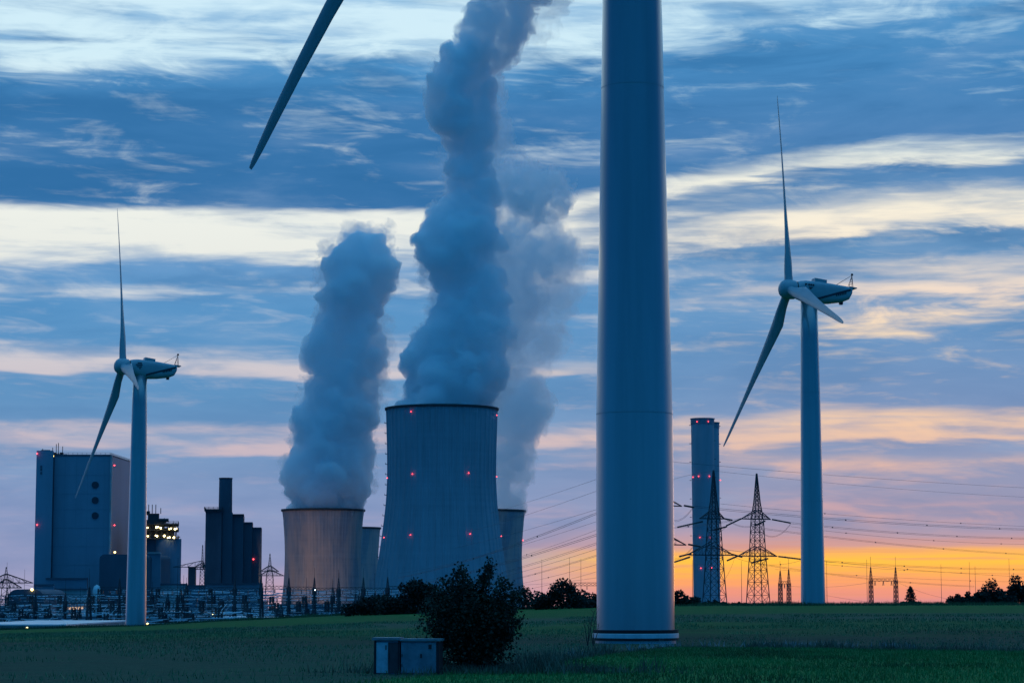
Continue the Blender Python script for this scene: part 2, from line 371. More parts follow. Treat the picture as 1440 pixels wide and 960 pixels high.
# ------------------------------------------------------------------ ground sheet (polar grid round the camera)
g = MB()
azs = [R(a) for a in ([-180, -140, -100, -70, -50, -40, -32, -26, -22] + [-19 + .38 * i for i in range(101)] + [22, 26, 32, 40, 50, 70, 100, 140])]
rs = [2, 12, 25, 36] + [40 + 5 * i for i in range(23)] + [160 + 15 * i for i in range(46)] + [880, 1000, 1200, 1600, 2200, 2700, 3500, 5000, 8000, 14000]
for r in rs:
    for a in azs:
        x, y = math.sin(a) * r, math.cos(a) * r
        if abs(a) <= R(40): y2 = r; x = math.tan(a) * r; y = y2
        g.v.append((x, y, gz(x, y) if y > 0 else (0 if r < 700 else PLAIN)))
na = len(azs)
for k in range(len(rs) - 1):
    for i in range(na):
        j = (i + 1) % na; g.f.append((k * na + i, (k + 1) * na + i, (k + 1) * na + j, k * na + j))
g.f.append(tuple(range(na)))
go = g.build('field_ground', ground_mat(), smooth=True); tag(go, 'farm field of green cereal, bare soil and stubble strips under the power plant', 'ground', kind='structure')
bm = bmesh.new(); bm.from_mesh(go.data); bmesh.ops.recalc_face_normals(bm, faces=bm.faces[:])
if sum(f.normal.z for f in bm.faces) < 0: bmesh.ops.reverse_faces(bm, faces=bm.faces[:])
bm.to_mesh(go.data); bm.free()

# ------------------------------------------------------------------ wind turbines
def turbine(label, base, H, prof, yaw, theta, RB, bend, cone, ring=False, logo='flag', pitch=0.0):
    base = Vector(base); root = thing('wind_turbine', label, 'wind turbine', base, 'three-bladed wind turbines on the field')
    t = MB(); t.lathe(base, prof, 64, cap0=False); tw_o = t.build('tower', M['tower'], root, True)
    for zz in ([14.6, 36.0, 50.0] if ring else [20.5, 42.0]):
        sm = MB(); rr = interp([(z, r) for r, z in prof], zz); sm.lathe((base.x, base.y, base.z + zz), [(rr + .003, -.03), (rr + .010, 0), (rr + .003, .03)], 64, False, False)
        sm.build('weld_seam', M['seam'], tw_o, True)
    if ring:
        z0 = base.z; c = (base.x, base.y, z0)
        f = MB(); f.lathe(c, [(2.5, .27), (2.74, .27), (2.76, .30), (2.76, .55), (2.74, .58), (2.45, .58)], 64); f.build('base_flange', M['flange'], root)
        for a, b in ((.585, .80), (.13, .265)):
            q = MB(); q.lathe(c, [(2.4, a), (2.74, a), (2.74, b), (2.4, b)], 64); q.build('gasket_ring', M['gasket'], root)
        q = MB(); q.lathe(c, [(2.58, -.3), (2.58, .15), (2.3, .15)], 64); q.build('foundation_plinth', M['flange'], root)
    n = Vector((-math.sin(yaw), -math.cos(yaw), 0)); h = Vector((math.cos(yaw), -math.sin(yaw), 0)); ti = R(5)
    a = n * math.cos(ti) + Vector((0, 0, math.sin(ti))); u = Vector((0, 0, math.cos(ti))) - n * math.sin(ti); s = h
    top = base + Vector((0, 0, H)); hub = top + a * 4.3 + u * 1.6
    def pt(tb, sx, uz): return hub - a * tb + s * sx + u * uz            # tb metres behind the hub
    # nacelle: rounded box lofted backwards, belly rising to a narrow tail
    secs = [(1.55, 1.72, -1.75, 1.75, 1.0), (2.2, 1.80, -1.9, 1.95, .8), (3.2, 1.85, -2.15, 2.1, .45), (5.4, 1.85, -2.35, 2.15, .35), (8.5, 1.75, -1.95, 2.05, .35), (11.2, 1.55, -1.35, 1.9, .35), (12.35, 1.45, -.75, 1.82, .35), (12.75, 1.4, .2, 1.78, .3)]
    nc = MB(); K = 24; ring_pts = []
    for tb, w, lo, hi, rd in secs:
        mid = (lo + hi) / 2; hh = (hi - lo) / 2
        for i in range(K):
            q = 2 * math.pi * (i + .5) / K; e = lerp(.28, 1.0, rd); cx, sx_ = math.cos(q), math.sin(q)
            nc.v.append(pt(tb, w * math.copysign(abs(cx) ** e, cx), mid + hh * math.copysign(abs(sx_) ** e, sx_)))
    for k in range(len(secs) - 1):
        for i in range(K):
            j = (i + 1) % K; nc.f.append((k * K + i, k * K + j, (k + 1) * K + j, (k + 1) * K + i))
    nc.f.append(tuple(range(K))); nc.f.append(tuple((len(secs) - 1) * K + i for i in range(K)))
    def obox(mb, t0, t1, s0, s1, u0, u1, u0b=None, u1b=None):
        u0b = u0 if u0b is None else u0b; u1b = u1 if u1b is None else u1b
        mb.add([pt(t0, s0, u0), pt(t1, s0, u0b), pt(t1, s1, u0b), pt(t0, s1, u0), pt(t0, s0, u1), pt(t1, s0, u1b), pt(t1, s1, u1b), pt(t0, s1, u1)],
               [(3, 2, 1, 0), (4, 5, 6, 7), (0, 1, 5, 4), (1, 2, 6, 5), (2, 3, 7, 6), (3, 0, 4, 7)])
    obox(nc, 12.2, 13.7, -1.35, 1.35, 1.66, 1.84, 1.55, 1.72)      # tail lip
    nac = autosmooth(nc.build('nacelle', M['nacelle'], root), 35)
    hb = MB(); obox(hb, 4.9, 7.4, -1.1, 1.1, 2.0, 2.75, 2.0, 2.6); hb.build('roof_hatch', M['nacelle'], nac)
    ge = MB(); ge.tube(pt(1.45, 0, 0), pt(1.6, 0, 0), 1.55, n=24); ge.build('hub_gap', M['gasket'], nac)
    for sd_ in (-1, 1):
        st = MB(); wt = [(t_, w_) for t_, w_, *_ in secs]
        for i in range(6):
            ta, tb2 = lerp(5.4, 12.4, i / 6), lerp(5.4, 12.4, (i + 1) / 6); ua, ub = lerp(-1.5, 1.15, i / 6), lerp(-1.5, 1.15, (i + 1) / 6); wa, wb = (interp(wt, ta) + .045) * sd_, (interp(wt, tb2) + .045) * sd_
            st.add([pt(ta, wa * .93, ua - .22), pt(tb2, wb * .93, ub - .22), pt(tb2, wb, ub - .22), pt(ta, wa, ua - .22), pt(ta, wa * .93, ua + .2), pt(tb2, wb * .93, ub + .2), pt(tb2, wb, ub + .2), pt(ta, wa, ua + .2)],
                   [(3, 2, 1, 0), (4, 5, 6, 7), (0, 1, 5, 4), (1, 2, 6, 5), (2, 3, 7, 6), (3, 0, 4, 7)])
        st.build('diagonal_stripe', M['stripe'], nac)
    for sd_ in (-1, 1):
        lg = MB()
        def mark(t0, t1, b0, b1, c0, c1):                            # a slanted dash lying on the nacelle side
            lo_, hi_ = sorted((1.80 * sd_, 1.885 * sd_)); obox(lg, t0, t1, lo_, hi_, b0, b1, c0, c1)
        if logo == 'flag':
            for i, (t0, t1) in enumerate(((3.1, 4.1), (2.7, 4.3), (3.0, 4.2), (3.5, 4.0))): mark(t0, t1, .95 - .42 * i, 1.17 - .42 * i, 1.02 - .42 * i, 1.26 - .42 * i)
        else:
            mark(2.7, 3.1, .9, 1.35, 1.15, 1.3)
            for t0 in (3.35, 3.8, 4.25): mark(t0, t0 + .34, .98, 1.3, .98, 1.3)
            mark(3.5, 4.3, .48, .66, .55, .75); mark(3.7, 4.1, .22, .42, .3, .48)
        lg.build('emblem', M['stripe'], nac)
    for sd_ in (-1, 1):
        lt = MB()
        for i in range(6):
            t0 = 9.3 + i * .38; w = interp([(8.5, 1.76), (11.2, 1.57), (12.35, 1.47)], t0); b0 = -.55 + i * .13
            lo_, hi_ = sorted(((w - .04) * sd_, (w + .05) * sd_)); obox(lt, t0, t0 + .24, lo_, hi_, b0, b0 + .5, b0 + .06, b0 + .56)
        lt.build('lettering', M['stripe'], nac)
    wm = MB(); A_ = pt(12.9, 0, 4.3)
    for q in ((9.6, -.4, 1.9), (9.6, .4, 1.9), (12.3, -.45, 1.8), (12.3, .45, 1.8)): wm.tube(pt(*q), A_, .045)
    wm.tube(pt(13.2, -.35, 1.7), A_, .05); wm.tube(pt(13.2, .35, 1.7), A_, .05)
    for k in range(1, 5):
        f0 = k / 5; p0 = pt(12.3, -.45, 1.8).lerp(A_, f0); p1 = pt(13.2, .35, 1.7).lerp(A_, min(1, f0 + .15)); wm.tube(p0, p1, .04)
    wm.ball(A_ + u * .15, .26, 8, 5); wm.build('weather_mast', M['stripe'], nac)
    vent = MB(); obox(vent, 10.7, 11.3, -.4, .4, -1.85, -1.3); vent.build('cooling_vent', M['stripe'], nac)
    # spinner
    sp = MB(); prof2 = [(1.45, 1.5), (1.85, 1.2), (1.98, .3), (1.95, -.5), (1.75, -1.2), (1.3, -1.75), (.7, -2.05), (.05, -2.15)]
    K = 32
    for r_, tb in prof2:
        for i in range(K):
            q = 2 * math.pi * i / K; sp.v.append(pt(tb, r_ * math.cos(q), r_ * math.sin(q)))
    for k in range(len(prof2) - 1):
        for i in range(K):
            j = (i + 1) % K; sp.f.append((k * K + i, k * K + j, (k + 1) * K + j, (k + 1) * K + i))
    sp.f.append(tuple(range(K))); autosmooth(sp.build('rotor_hub', M['nacelle'], root), 60)
    # blades
    for b in range(3):
        th = theta + b * 2 * math.pi / 3; dr = h * math.sin(th) + u * math.cos(th); tg = h * math.cos(th) - u * math.sin(th)
        bl = MB(); K = 18; rr = [1.0, 1.7, 2.6, 4.0, 5.8, 7.6, 10, 13, 17, 21, 25, 29, 33, 36.5, 38.8, 39.9, 40.3]
        for r0 in rr:
            r_ = r0 / 40.3 * RB; f = r0 / 40.3
            chord = interp([(0, 1.75), (2.6, 1.75), (7.6, 2.9), (13, 2.45), (21, 1.75), (29, 1.25), (36.5, .9), (39.6, .62), (40.3, .3)], r0)
            thk = chord * interp([(0, 1), (2.0, 1), (7.6, .42), (15, .25), (40.3, .16)], r0)
            tws = R(interp([(0, 30), (7, 30), (15, 22), (27, 13), (40, 9)], r0) + pitch)
            ch = tg * math.cos(tws) + a * math.sin(tws); nn = dr.cross(ch)
            off = interp([(0, 0), (2.5, 0), (8, .22), (40, .12)], r0) * chord
            c = hub + dr * r_ - a * bend * f * f + a * r_ * math.sin(cone)
            for i in range(K):
                q = 2 * math.pi * i / K; cc = math.cos(q); sh = 1 if r0 < 3 else (.55 + .45 * (cc + 1) / 2 if cc < 0 else 1)
                bl.v.append(c + ch * (cc * chord / 2 - off) + nn * (math.sin(q) * thk / 2 * sh))
        for k in range(len(rr) - 1):
            for i in range(K):
                j = (i + 1) % K; bl.f.append((k * K + i, k * K + j, (k + 1) * K + j, (k + 1) * K + i))
        bl.f.append(tuple(range(K))); bl.f.append(tuple((len(rr) - 1) * K + i for i in range(K)))
        autosmooth(bl.build('rotor_blade', M['blade'], root), 70)
    return root
def view_yaw(x, y, c_deg):    # rotor plane seen c_deg away from edge-on
    v = math.atan2(x, y); return R(90 - c_deg) + v
YT = 150; xb = X(893.6, YT)
turbine('giant close wind turbine tower rising from a white base ring with dark bands', (xb, YT, Z(902.5, YT)), 67.2, [(2.5, 0), (2.49, 8), (2.47, 14.6), (2.24, 26), (1.97, 41), (1.78, 50), (1.5, 66.9)], R(35.1), R(224.1), 47.9, 7.2, 0, ring=True, pitch=-4)
pf = [(2.42, 0), (2.3, 10), (2.12, 25), (1.93, 42), (1.78, 52), (1.66, 60.6)]
Y2 = 460; x2 = X(1143.5, Y2)
turbine('white wind turbine behind the field edge between the lattice pylons and the spiked portal', (x2, Y2, Z(851.5, Y2)), 60.6, pf, view_yaw(x2, Y2, 18.6), R(-14), 42.7, -1.0, R(1.65), logo='small')
Y3 = 553; x3 = X(191.5, Y3)
turbine('white wind turbine standing before the grey boiler house with round vents', (x3, Y3, Z(881, Y3)), 59.6, [(r, min(z, 59.6)) for r, z in pf], view_yaw(x3, Y3, 11.0), R(-17.2), 41.8, -1.1, R(3.0))

# ------------------------------------------------------------------ beacons and lamps as parts
def beacon(parent, p, r=.6, m='red', name='warning_light'):
    b = MB(); b.ball(p, r, 10, 6); b.tube((p[0], p[1] + r * 1.6, p[2]), p, r * .25); return b.build(name, M[m], parent, True)

# ------------------------------------------------------------------ cooling towers
def cooling_tower(label, cpx, Y, prof_px, ribs, material, ribh=.5, steps=28):
    """prof_px: (py, half width px) from rim down"""
    s = Y / F; base = Vector((X(cpx, Y), Y, PLAIN)); root = thing('cooling_tower', label, 'cooling tower', base, 'hyperboloid cooling towers of the power plant')
    zt = Z(prof_px[0][0], Y) - PLAIN; tab = sorted([(Z(py, Y) - PLAIN, hw * s) for py, hw in prof_px])
    if tab[0][0] > 0: tab.insert(0, (-.5, tab[0][1] + (tab[0][1] - tab[1][1]) * tab[0][0] / (tab[1][0] - tab[0][0])))
    def rad(z):                                             # smoothed profile
        return sum(interp(tab, z + dz) for dz in (-12, -6, 0, 6, 12)) / 5 if 12 < z < zt - 12 else interp(tab, z)
    prof = [(rad(zt * k / steps), zt * k / steps) for k in range(steps + 1)]
    nseg = ribs * 5
    sh = MB(); sh.lathe(base, prof, nseg, False, False, rfun=(lambda r, z, i: r + (ribh if i % 5 == 0 else 0)))
    rt = prof[-1][0]; inn = [(r - 1.0, z) for r, z in prof[steps // 2:]]
    sh.lathe(base, list(reversed(inn)), 96, False, False)
    sho = sh.build('shell', material, root)
    rm = MB(); rm.lathe(base, [(rt - 1.1, zt - .2), (rt + ribh + .5, zt - 1.8), (rt + ribh + 1.0, zt - 1.2), (rt + ribh + 1.0, zt + .35), (rt - 1.1, zt + .35), (rt - 1.1, zt - .2)], 96, False, False); rm.build('rim', M['rim'], root)
    return root, base, rad, zt
def tower_pt(base, rad, ang, z, out=.8):
    r = rad(z) + out; return Vector((base.x + math.cos(ang) * r, base.y + math.sin(ang) * r, base.z + z))
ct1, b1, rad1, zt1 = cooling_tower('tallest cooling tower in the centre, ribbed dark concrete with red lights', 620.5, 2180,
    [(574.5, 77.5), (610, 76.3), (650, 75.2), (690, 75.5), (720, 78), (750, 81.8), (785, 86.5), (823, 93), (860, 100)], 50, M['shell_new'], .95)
def on_tower(base, rad, Y, px, py, out=.8):
    z = Z(py, Y * .97) - PLAIN; x = X(px, Y) - base.x; r = rad(z) + out
    x = max(-r * .999, min(r * .999, x)); return Vector((base.x + x, base.y - math.sqrt(r * r - x * x), base.z + z))
for px, py in ((582, 664.5), (660, 663), (544.5, 667.5), (699, 665), (580, 751), (662.5, 749.5), (541, 753.5), (705, 751), (579.5, 576), (698.5, 577)):
    beacon(ct1, on_tower(b1, rad1, 2180, px, py, 1.4), .48)
for k in range(14):
    z = zt1 - 14 - k * 9.6; c = tower_pt(b1, rad1, math.pi * 1.035, z, 1.3)
    q = MB(); q.box(c, (2.6, 2.2, .5)); q.box((c.x - 1.2, c.y, c.z + .8), (.2, 2.2, 1.4)); q.build('ladder_platform', M['plant_steel'], ct1)
ct2, b2, rad2, zt2 = cooling_tower('weathered brownish cooling tower left of the tallest one, under the left steam column', 453.5, 2300,
    [(716.5, 57.3), (730, 55.4), (760, 53), (785, 52.6), (805, 53), (826, 54.2), (858, 58)], 72, M['shell_old'], .25)
ct3, b3, rad3, zt3 = cooling_tower('narrow visible edge of a pale cooling tower between the brownish and tallest towers', 493, 2700,
    [(741.5, 40.8), (760, 39), (790, 37.6), (822, 37.6), (850, 39)], 72, M['shell_old'], .25)
ct4, b4, rad4, zt4 = cooling_tower('cooling tower half hidden behind the right side of the tallest one', 681, 2450,
    [(717.5, 57), (732, 55), (765, 52.5), (790, 52), (826, 54.5), (858, 58)], 72, M['shell_old'], .25)
beacon(ct4, on_tower(b4, rad4, 2450, 735.5, 757, 1.2), .6)

# ------------------------------------------------------------------ steam
def steam_mat(name, dens, lo, hi, scale, anis=.5, col=(.996, .998, 1.0), det=4):
    m = bpy.data.materials.new(name); m.use_nodes = True; t = m.node_tree; t.nodes.clear(); n = NT(t)
    o = t.nodes.new('ShaderNodeOutputMaterial'); pv = t.nodes.new('ShaderNodeVolumePrincipled')
    g = t.nodes.new('ShaderNodeNewGeometry').outputs['Position']
    f = n.noise(g, scale, det, .62, .6)
    if lo is None: pv.inputs['Density'].default_value = dens
    else: t.links.new(n.ss(f, lo, hi, 0.0, dens), pv.inputs['Density'])
    pv.inputs['Color'].default_value = tuple(col) + (1,); pv.inputs['Anisotropy'].default_value = anis
    t.links.new(pv.outputs[0], o.inputs['Volume']); return m
M['steam'] = steam_mat('steam', .21, None, 0, 0, .3)
M['steam_thin'] = steam_mat('thin_steam', .035, .42, .66, .032)
M['fringe'] = steam_mat('steam_fringe', .06, .46, .60, .10, .5, det=4)
def plume(name, rows, Y, seed, rmin, rmax, count, mtl, parent=None, label=None, cat=None, core=.82, vox=1.35, amp=(8.5, 4.8), depth=1.0):
    rnd = random.Random(seed); rows = sorted(rows); s = Y / F
    L = [(r[0], r[1]) for r in rows]; Rr = [(r[0], r[2]) for r in rows]; y0, y1 = rows[0][0], rows[-1][0]
    bm = bmesh.new()
    def ball(px, py, r, dz):
        p = P(px, py, Y); bmesh.ops.create_icosphere(bm, subdivisions=2, radius=r * s, matrix=Matrix.Translation((p.x, p.y + dz * s, p.z)))
    y = y0
    while y <= y1:
        a, b = interp(L, y), interp(Rr, y); hw = (b - a) / 2; r = max(hw * core, 3)
        ball((a + b) / 2, y, r, 0); y += max(4, r * .5)
    for k in range(count):
        y = rnd.uniform(y0, y1); a, b = interp(L, y), interp(Rr, y); hw = (b - a) / 2; c = (a + b) / 2
        r = min(rmin + (rmax * 1.35 - rmin) * rnd.random() ** 1.8, hw * .75)
        ang = rnd.uniform(0, 2 * math.pi); q = max(0, hw - r) * (1 if rnd.random() < .75 else rnd.random())
        ball(c + math.cos(ang) * q, y, r, math.sin(ang) * q * depth)
    me = bpy.data.meshes.new(name); bm.to_mesh(me); bm.free()
    ob = bpy.data.objects.new(name, me); link(ob)
    md = ob.modifiers.new('r', 'REMESH'); md.mode = 'VOXEL'; md.voxel_size = vox
    bpy.context.view_layer.update()
    me2 = bpy.data.meshes.new_from_object(ob.evaluated_get(bpy.context.evaluated_depsgraph_get()))
    ob.modifiers.clear(); ob.data = me2; me2.name = name; bpy.data.meshes.remove(me)
    off = Vector((seed * 13.1, seed * 7.7, 0))
    nv = len(me2.vertices); co = [0.0] * (nv * 3); no = [0.0] * (nv * 3)
    me2.vertices.foreach_get('co', co); me2.vertices.foreach_get('normal', no)
    for i in range(nv):
        n = Vector(no[3 * i:3 * i + 3]); p0 = Vector(co[3 * i:3 * i + 3]); p = p0 + off
        w = noise.noise_vector(p / 40) * 9.0
        h1 = 1 - abs(noise.noise((p + w) / 30)) * 2.6; h2 = 1 - abs(noise.noise((p + w) / 13)) * 2.6; h3 = 1 - abs(noise.noise(p / 6.5)) * 2.6
        co[3 * i:3 * i + 3] = p0 + n * (amp[0] * (h1 - .25) + amp[1] * h2 + amp[1] * .62 * h3 + amp[1] * .22 * noise.noise(p / 3.2))
    me2.vertices.foreach_set('co', co)
    me2.update(); ob.data = me2; md = ob.modifiers.new('r', 'REMESH'); md.mode = 'VOXEL'; md.voxel_size = vox
    bpy.context.view_layer.update()
    me3 = bpy.data.meshes.new_from_object(ob.evaluated_get(bpy.context.evaluated_depsgraph_get()))
    ob.modifiers.clear(); ob.data = me3; me3.name = name; bpy.data.meshes.remove(me2); me2 = me3
    zr = Z(y1, Y)
    org = P((interp(L, y1) + interp(Rr, y1)) / 2, y1, Y)
    if parent: org = parent.location.copy()
    me2.transform(Matrix.Translation(-org)); 
    if not me2.materials: me2.materials.append(mtl)
    else: me2.materials[0] = mtl
    if parent: ob.parent = parent
    else:
        ob.location = org; tag(ob, label, cat, 'steam rising from the cooling towers')
    return ob
steamL = plume('steam_plume', [(722, 412, 496), (712, 410, 499), (700, 402, 510), (680, 398, 520), (653, 405, 526), (630, 414, 518), (612, 421, 514), (590, 421, 522), (570, 423, 529), (549, 440, 526), (520, 434, 528), (500, 429, 533), (466, 450, 535), (445, 458, 523), (425, 450, 534), (403, 443, 544), (382, 455, 554), (362, 482, 545), (350, 508, 538)],
    2300, 3, 7, 20, 210, M['steam'], None, 'short steam column leaning over the weathered brownish cooling tower', 'steam')
plume('steam_wisp', [(640, 480, 530), (560, 500, 548), (500, 500, 560), (440, 490, 545), (390, 436, 560), (360, 455, 560), (345, 470, 550)], 2305, 5, 8, 20, 60, M['steam_thin'], steamL, core=.8)
LROWS = [(690, 398, 516), (653, 400, 532), (612, 416, 520), (570, 417, 535), (549, 434, 532), (500, 423, 540), (466, 444, 541), (445, 452, 530), (403, 437, 550), (382, 449, 560), (350, 480, 548)]
plume('steam_fringe', LROWS, 2300, 41, 6, 15, 150, M['fringe'], steamL, core=.9)
steamC = plume('steam_plume', [(582, 562, 682), (570, 562, 690), (556, 568, 700), (528, 581, 708), (505, 573, 714), (490, 588, 712), (466, 600, 716), (441, 604, 708), (412, 634, 712), (391, 604, 704), (372, 592, 694), (357, 584, 698), (337, 588, 702), (320, 605, 698), (300, 629, 694), (280, 634, 696), (260, 639, 692), (240, 636, 690), (213, 643, 688), (195, 634, 690), (180, 627, 692), (165, 612, 694), (150, 604, 692), (133, 600, 688), (110, 610, 686), (92, 622, 686), (80, 640, 688)],
    2180, 11, 7, 19, 330, M['steam'], None, 'towering main steam column above the tallest cooling tower, reaching the top edge', 'steam')
plume('steam_fringe', [(556, 564, 706), (528, 577, 722), (505, 570, 732), (466, 596, 738), (441, 600, 734), (412, 625, 732), (391, 600, 726), (357, 580, 718), (337, 584, 718), (300, 622, 710), (260, 633, 700), (213, 637, 698), (180, 620, 704), (150, 598, 702), (110, 603, 698), (80, 632, 700)], 2180, 42, 6, 15, 200, M['fringe'], steamC, core=.9)
plume('steam_wisp', [(90, 632, 700), (76, 640, 712), (58, 648, 738), (36, 646, 745), (18, 656, 748), (0, 666, 756), (-30, 672, 790), (-60, 690, 820)], 2180, 12, 7, 17, 120, steam_mat('ragged_steam', .13, .40, .56, .05), steamC, core=.75)
plume('steam_wisp', [(60, 730, 780), (30, 740, 800), (0, 745, 806), (-40, 750, 820)], 2190, 14, 8, 16, 30, M['steam_thin'], steamC, core=.7)
plume('steam_wisp', [(215, 655, 722), (190, 660, 718), (160, 670, 712), (120, 670, 706)], 2195, 15, 6, 13, 40, M['steam_thin'], steamC, core=.8)
plume('steam_wisp', [(262, 614, 650), (240, 612, 650), (205, 618, 655)], 2195, 16, 5, 11, 30, M['steam_thin'], steamC, core=.8)
M['mist'] = steam_mat('drifting_steam', .030, .38, .58, .034, .6, det=5)
steamR = plume('steam_plume', [(722, 692, 728), (706, 690, 732), (690, 688, 738), (670, 690, 740), (650, 690, 742), (630, 692, 748), (610, 694, 760), (590, 696, 770), (570, 700, 770), (552, 706, 764), (542, 716, 754)],
    2450, 21, 6, 15, 130, steam_mat('paler_steam', .085, .30, .56, .05, .6, det=5), None, 'faint steam column rising from the half hidden cooling tower right of the tallest', 'steam')
steamM = plume('steam_plume', [(606, 690, 746), (572, 660, 772), (545, 650, 782), (510, 650, 786), (480, 655, 796), (440, 655, 806), (400, 660, 818), (360, 655, 824), (335, 662, 812), (312, 672, 770), (290, 672, 720)],
    2400, 23, 10, 26, 190, M['mist'], None, 'broad thin veil of drifting steam right of the main steam column', 'steam', core=.75)
plume('billow', [(470, 700, 742), (440, 702, 752), (410, 700, 764), (385, 706, 770), (355, 702, 740), (325, 705, 735)], 2390, 24, 6, 14, 90, steam_mat('billow_steam', .06, .42, .56, .055, det=5), steamM, core=.6)
plume('billow', [(372, 742, 812), (350, 748, 818), (333, 752, 800), (318, 745, 770)], 2390, 25, 6, 13, 60, steam_mat('billow_steam', .05, .42, .60, .05), steamM, core=.6)
plume('steam_puff', [(304, 740, 770), (290, 720, 800), (276, 694, 812), (262, 690, 810), (250, 694, 792), (240, 702, 776), (230, 714, 756), (226, 728, 748)], 2300, 31, 5, 12, 110, steam_mat('puff_steam', .085, .42, .58, .055, det=5), None, 'detached round steam puff floating beside the main steam column', 'steam', core=.55)
plume('steam_puff', [(334, 548, 558), (322, 540, 562), (312, 534, 552)], 2300, 33, 3, 7, 24, steam_mat('puff_steam', .05, .40, .58, .06), None, 'tiny wisp of steam between the two big steam columns', 'steam', core=.5, vox=1.2, amp=(3, 1.5))

# added fill light with no known source, washes the weathered tower's side warm
fl_p = Vector((X(372, 2150), 2150, PLAIN)); fl = thing('added_fill_light', 'added warm fill light on a mast at the foot of the brownish cooling tower', 'lamp', fl_p)
q = MB(); q.tube(fl_p, fl_p + Vector((0, 0, 9)), .18, n=6); q.build('pole', M['steel'], fl)
q = MB(); q.box(fl_p + Vector((0, 0, 9.4)), (1.4, .7, .9)); q.build('lamp_head', M['lampy'], fl)  # glowing head of the added light
ld = bpy.data.lights.new('added_fill_beam', 'SPOT'); ld.energy = 1.1e5; ld.color = (1.0, .60, .34); ld.spot_size = R(75); ld.spot_blend = .8; ld.shadow_soft_size = .5
lo = link(bpy.data.objects.new('added_fill_beam', ld)); lo.parent = fl; lo.location = (.9, .9, 10.5); lo.rotation_euler = (b2 + Vector((-14, -20, 42)) - fl_p - Vector((0, 0, 10))).to_track_quat('-Z', 'Y').to_euler()

# ------------------------------------------------------------------ power station buildings
def fp(*pts): return [(X(px, Y), Y) for px, Y in pts]
def rail(mb, foot, z, h=1.6, r=.12):
    pts = [Vector((x, y, z)) for x, y in foot]
    for a, b in zip(pts, pts[1:] + pts[:1]):
        mb.tube(a + Vector((0, 0, h)), b + Vector((0, 0, h)), r); mb.tube(a + Vector((0, 0, h * .5)), b + Vector((0, 0, h * .5)), r)
        k = max(1, int((b - a).length / 4))
        for i in range(k): q = a.lerp(b, i / k); mb.tube(q, q + Vector((0, 0, h)), r)
YB = 2000
bh = thing('boiler_house', 'huge windowless grey boiler house with three round vents, behind a wind turbine', 'power station', (X(110, YB), YB, PLAIN))
zt = Z(641, YB)
q = MB(); q.prism(fp((71.5, YB), (152, YB), (184, YB + 110), (104, YB + 110)), PLAIN, zt); q.build('main_block', M['clad'], bh)
q = MB(); q.prism(fp((47, YB - 8), (70.5, YB - 8), (72.5, YB + 30), (50, YB + 30)), PLAIN, Z(634, YB)); q.build('stair_tower', M['clad'], bh)
q = MB(); q.prism(fp((69.5, YB - 1), (72.8, YB - 1), (72.8, YB + 8), (69.5, YB + 8)), PLAIN, zt - 1); q.build('recessed_joint', M['clad_dark'], bh)
q = MB(); q.prism(fp((151.5, YB - 2.0), (153.8, YB - 2.0), (154.8, YB + 3), (152, YB + 3)), PLAIN, zt + .6); q.build('corner_trim', M['clad_pale'], bh)
q = MB(); q.prism(fp((71.5, YB - .5), (152, YB - .5), (184, YB + 111), (104, YB + 111)), zt + .02, zt + 1.4); q.build('parapet', M['clad_dark'], bh)
q = MB(); q.prism(fp((154, YB + 8), (184.6, YB + 112), (184, YB + 113), (153.5, YB + 9)), Z(706, YB), Z(704.5, YB)); q.build('cornice', M['clad_dark'], bh)
for py in (681.5, 703, 724.5):
    c = P(134, py, YB); v = MB(); v.tube((c.x, c.y - .9, c.z), (c.x, c.y + 1, c.z), 3.0, n=28); o = v.build('round_vent', M['clad_dark'], bh)
    v = MB()
    for k in range(-3, 4):
        w = math.sqrt(9 - (k * .75) ** 2) * .9; v.box((c.x, c.y - 1.0, c.z + k * .75), (2 * w, .3, .28))
    v.build('louvre', M['plant_steel'], o)
for px0, px1, py, dy in ((53, 66, 631.5, 8), (72, 75, 635.5, 6), (76, 80, 637, 9), (80, 84, 634.5, 12), (84, 87, 638.5, 8), (86, 90, 636.8, 14), (92, 100, 640, 18), (138, 147, 637, 20), (152, 158, 640, 20)):
    q = MB(); q.prism(fp((px0, YB + dy), (px1, YB + dy), (px1 + 1, YB + dy + 16), (px0 + 1, YB + dy + 16)), Z(642, YB) - .8, Z(py, YB)); q.build('roof_unit', M['plant_steel'], bh)
for px, h in ((74, 5), (79, 8), (82, 9), (88, 6), (60, 4)):
    c = P(px, 637, YB + 10); q = MB(); q.tube((c.x, c.y, zt), (c.x, c.y, zt + 3 + h), .3); q.build('antenna', M['plant_steel'], bh)
q = MB(); rail(q, fp((72, YB), (151, YB), (183, YB + 109), (105, YB + 109)), zt + 1.4); q.build('roof_railing', M['plant_steel'], bh)
for py in (668, 694, 716, 742, 768, 794):
    q = MB(); a, b = P(73, py, YB), P(151.4, py, YB); q.box(((a.x + b.x) / 2, YB - .04, a.z), (b.x - a.x, .16, .22)); q.build('cladding_joint', M['clad_mid'], bh)
for px in (88, 104, 120, 144):
    q = MB(); x = X(px, YB); q.box((x, YB - .03, (PLAIN + zt) / 2), (.20, .14, zt - PLAIN - 3)); q.build('cladding_joint', M['clad_mid'], bh)
v = MB()
for k, py in enumerate((656, 660, 665)): c = P(58, py, YB - 8); v.box((c.x, c.y - .25, c.z), (1.6, .4, 2.2))
v.build('window', M['clad_dark'], bh)
for px, py in ((52, 637.5), (52, 737.5), (156.5, 654), (161, 654), (156.5, 738), (161, 738)): beacon(bh, P(px, py, YB - 9.5 if px < 100 else YB + 14), .58)
for px, py in ((73, 638), (76, 641), (88, 640)): beacon(bh, P(px, py, YB + 5), .7, 'lampy', 'roof_lamp')
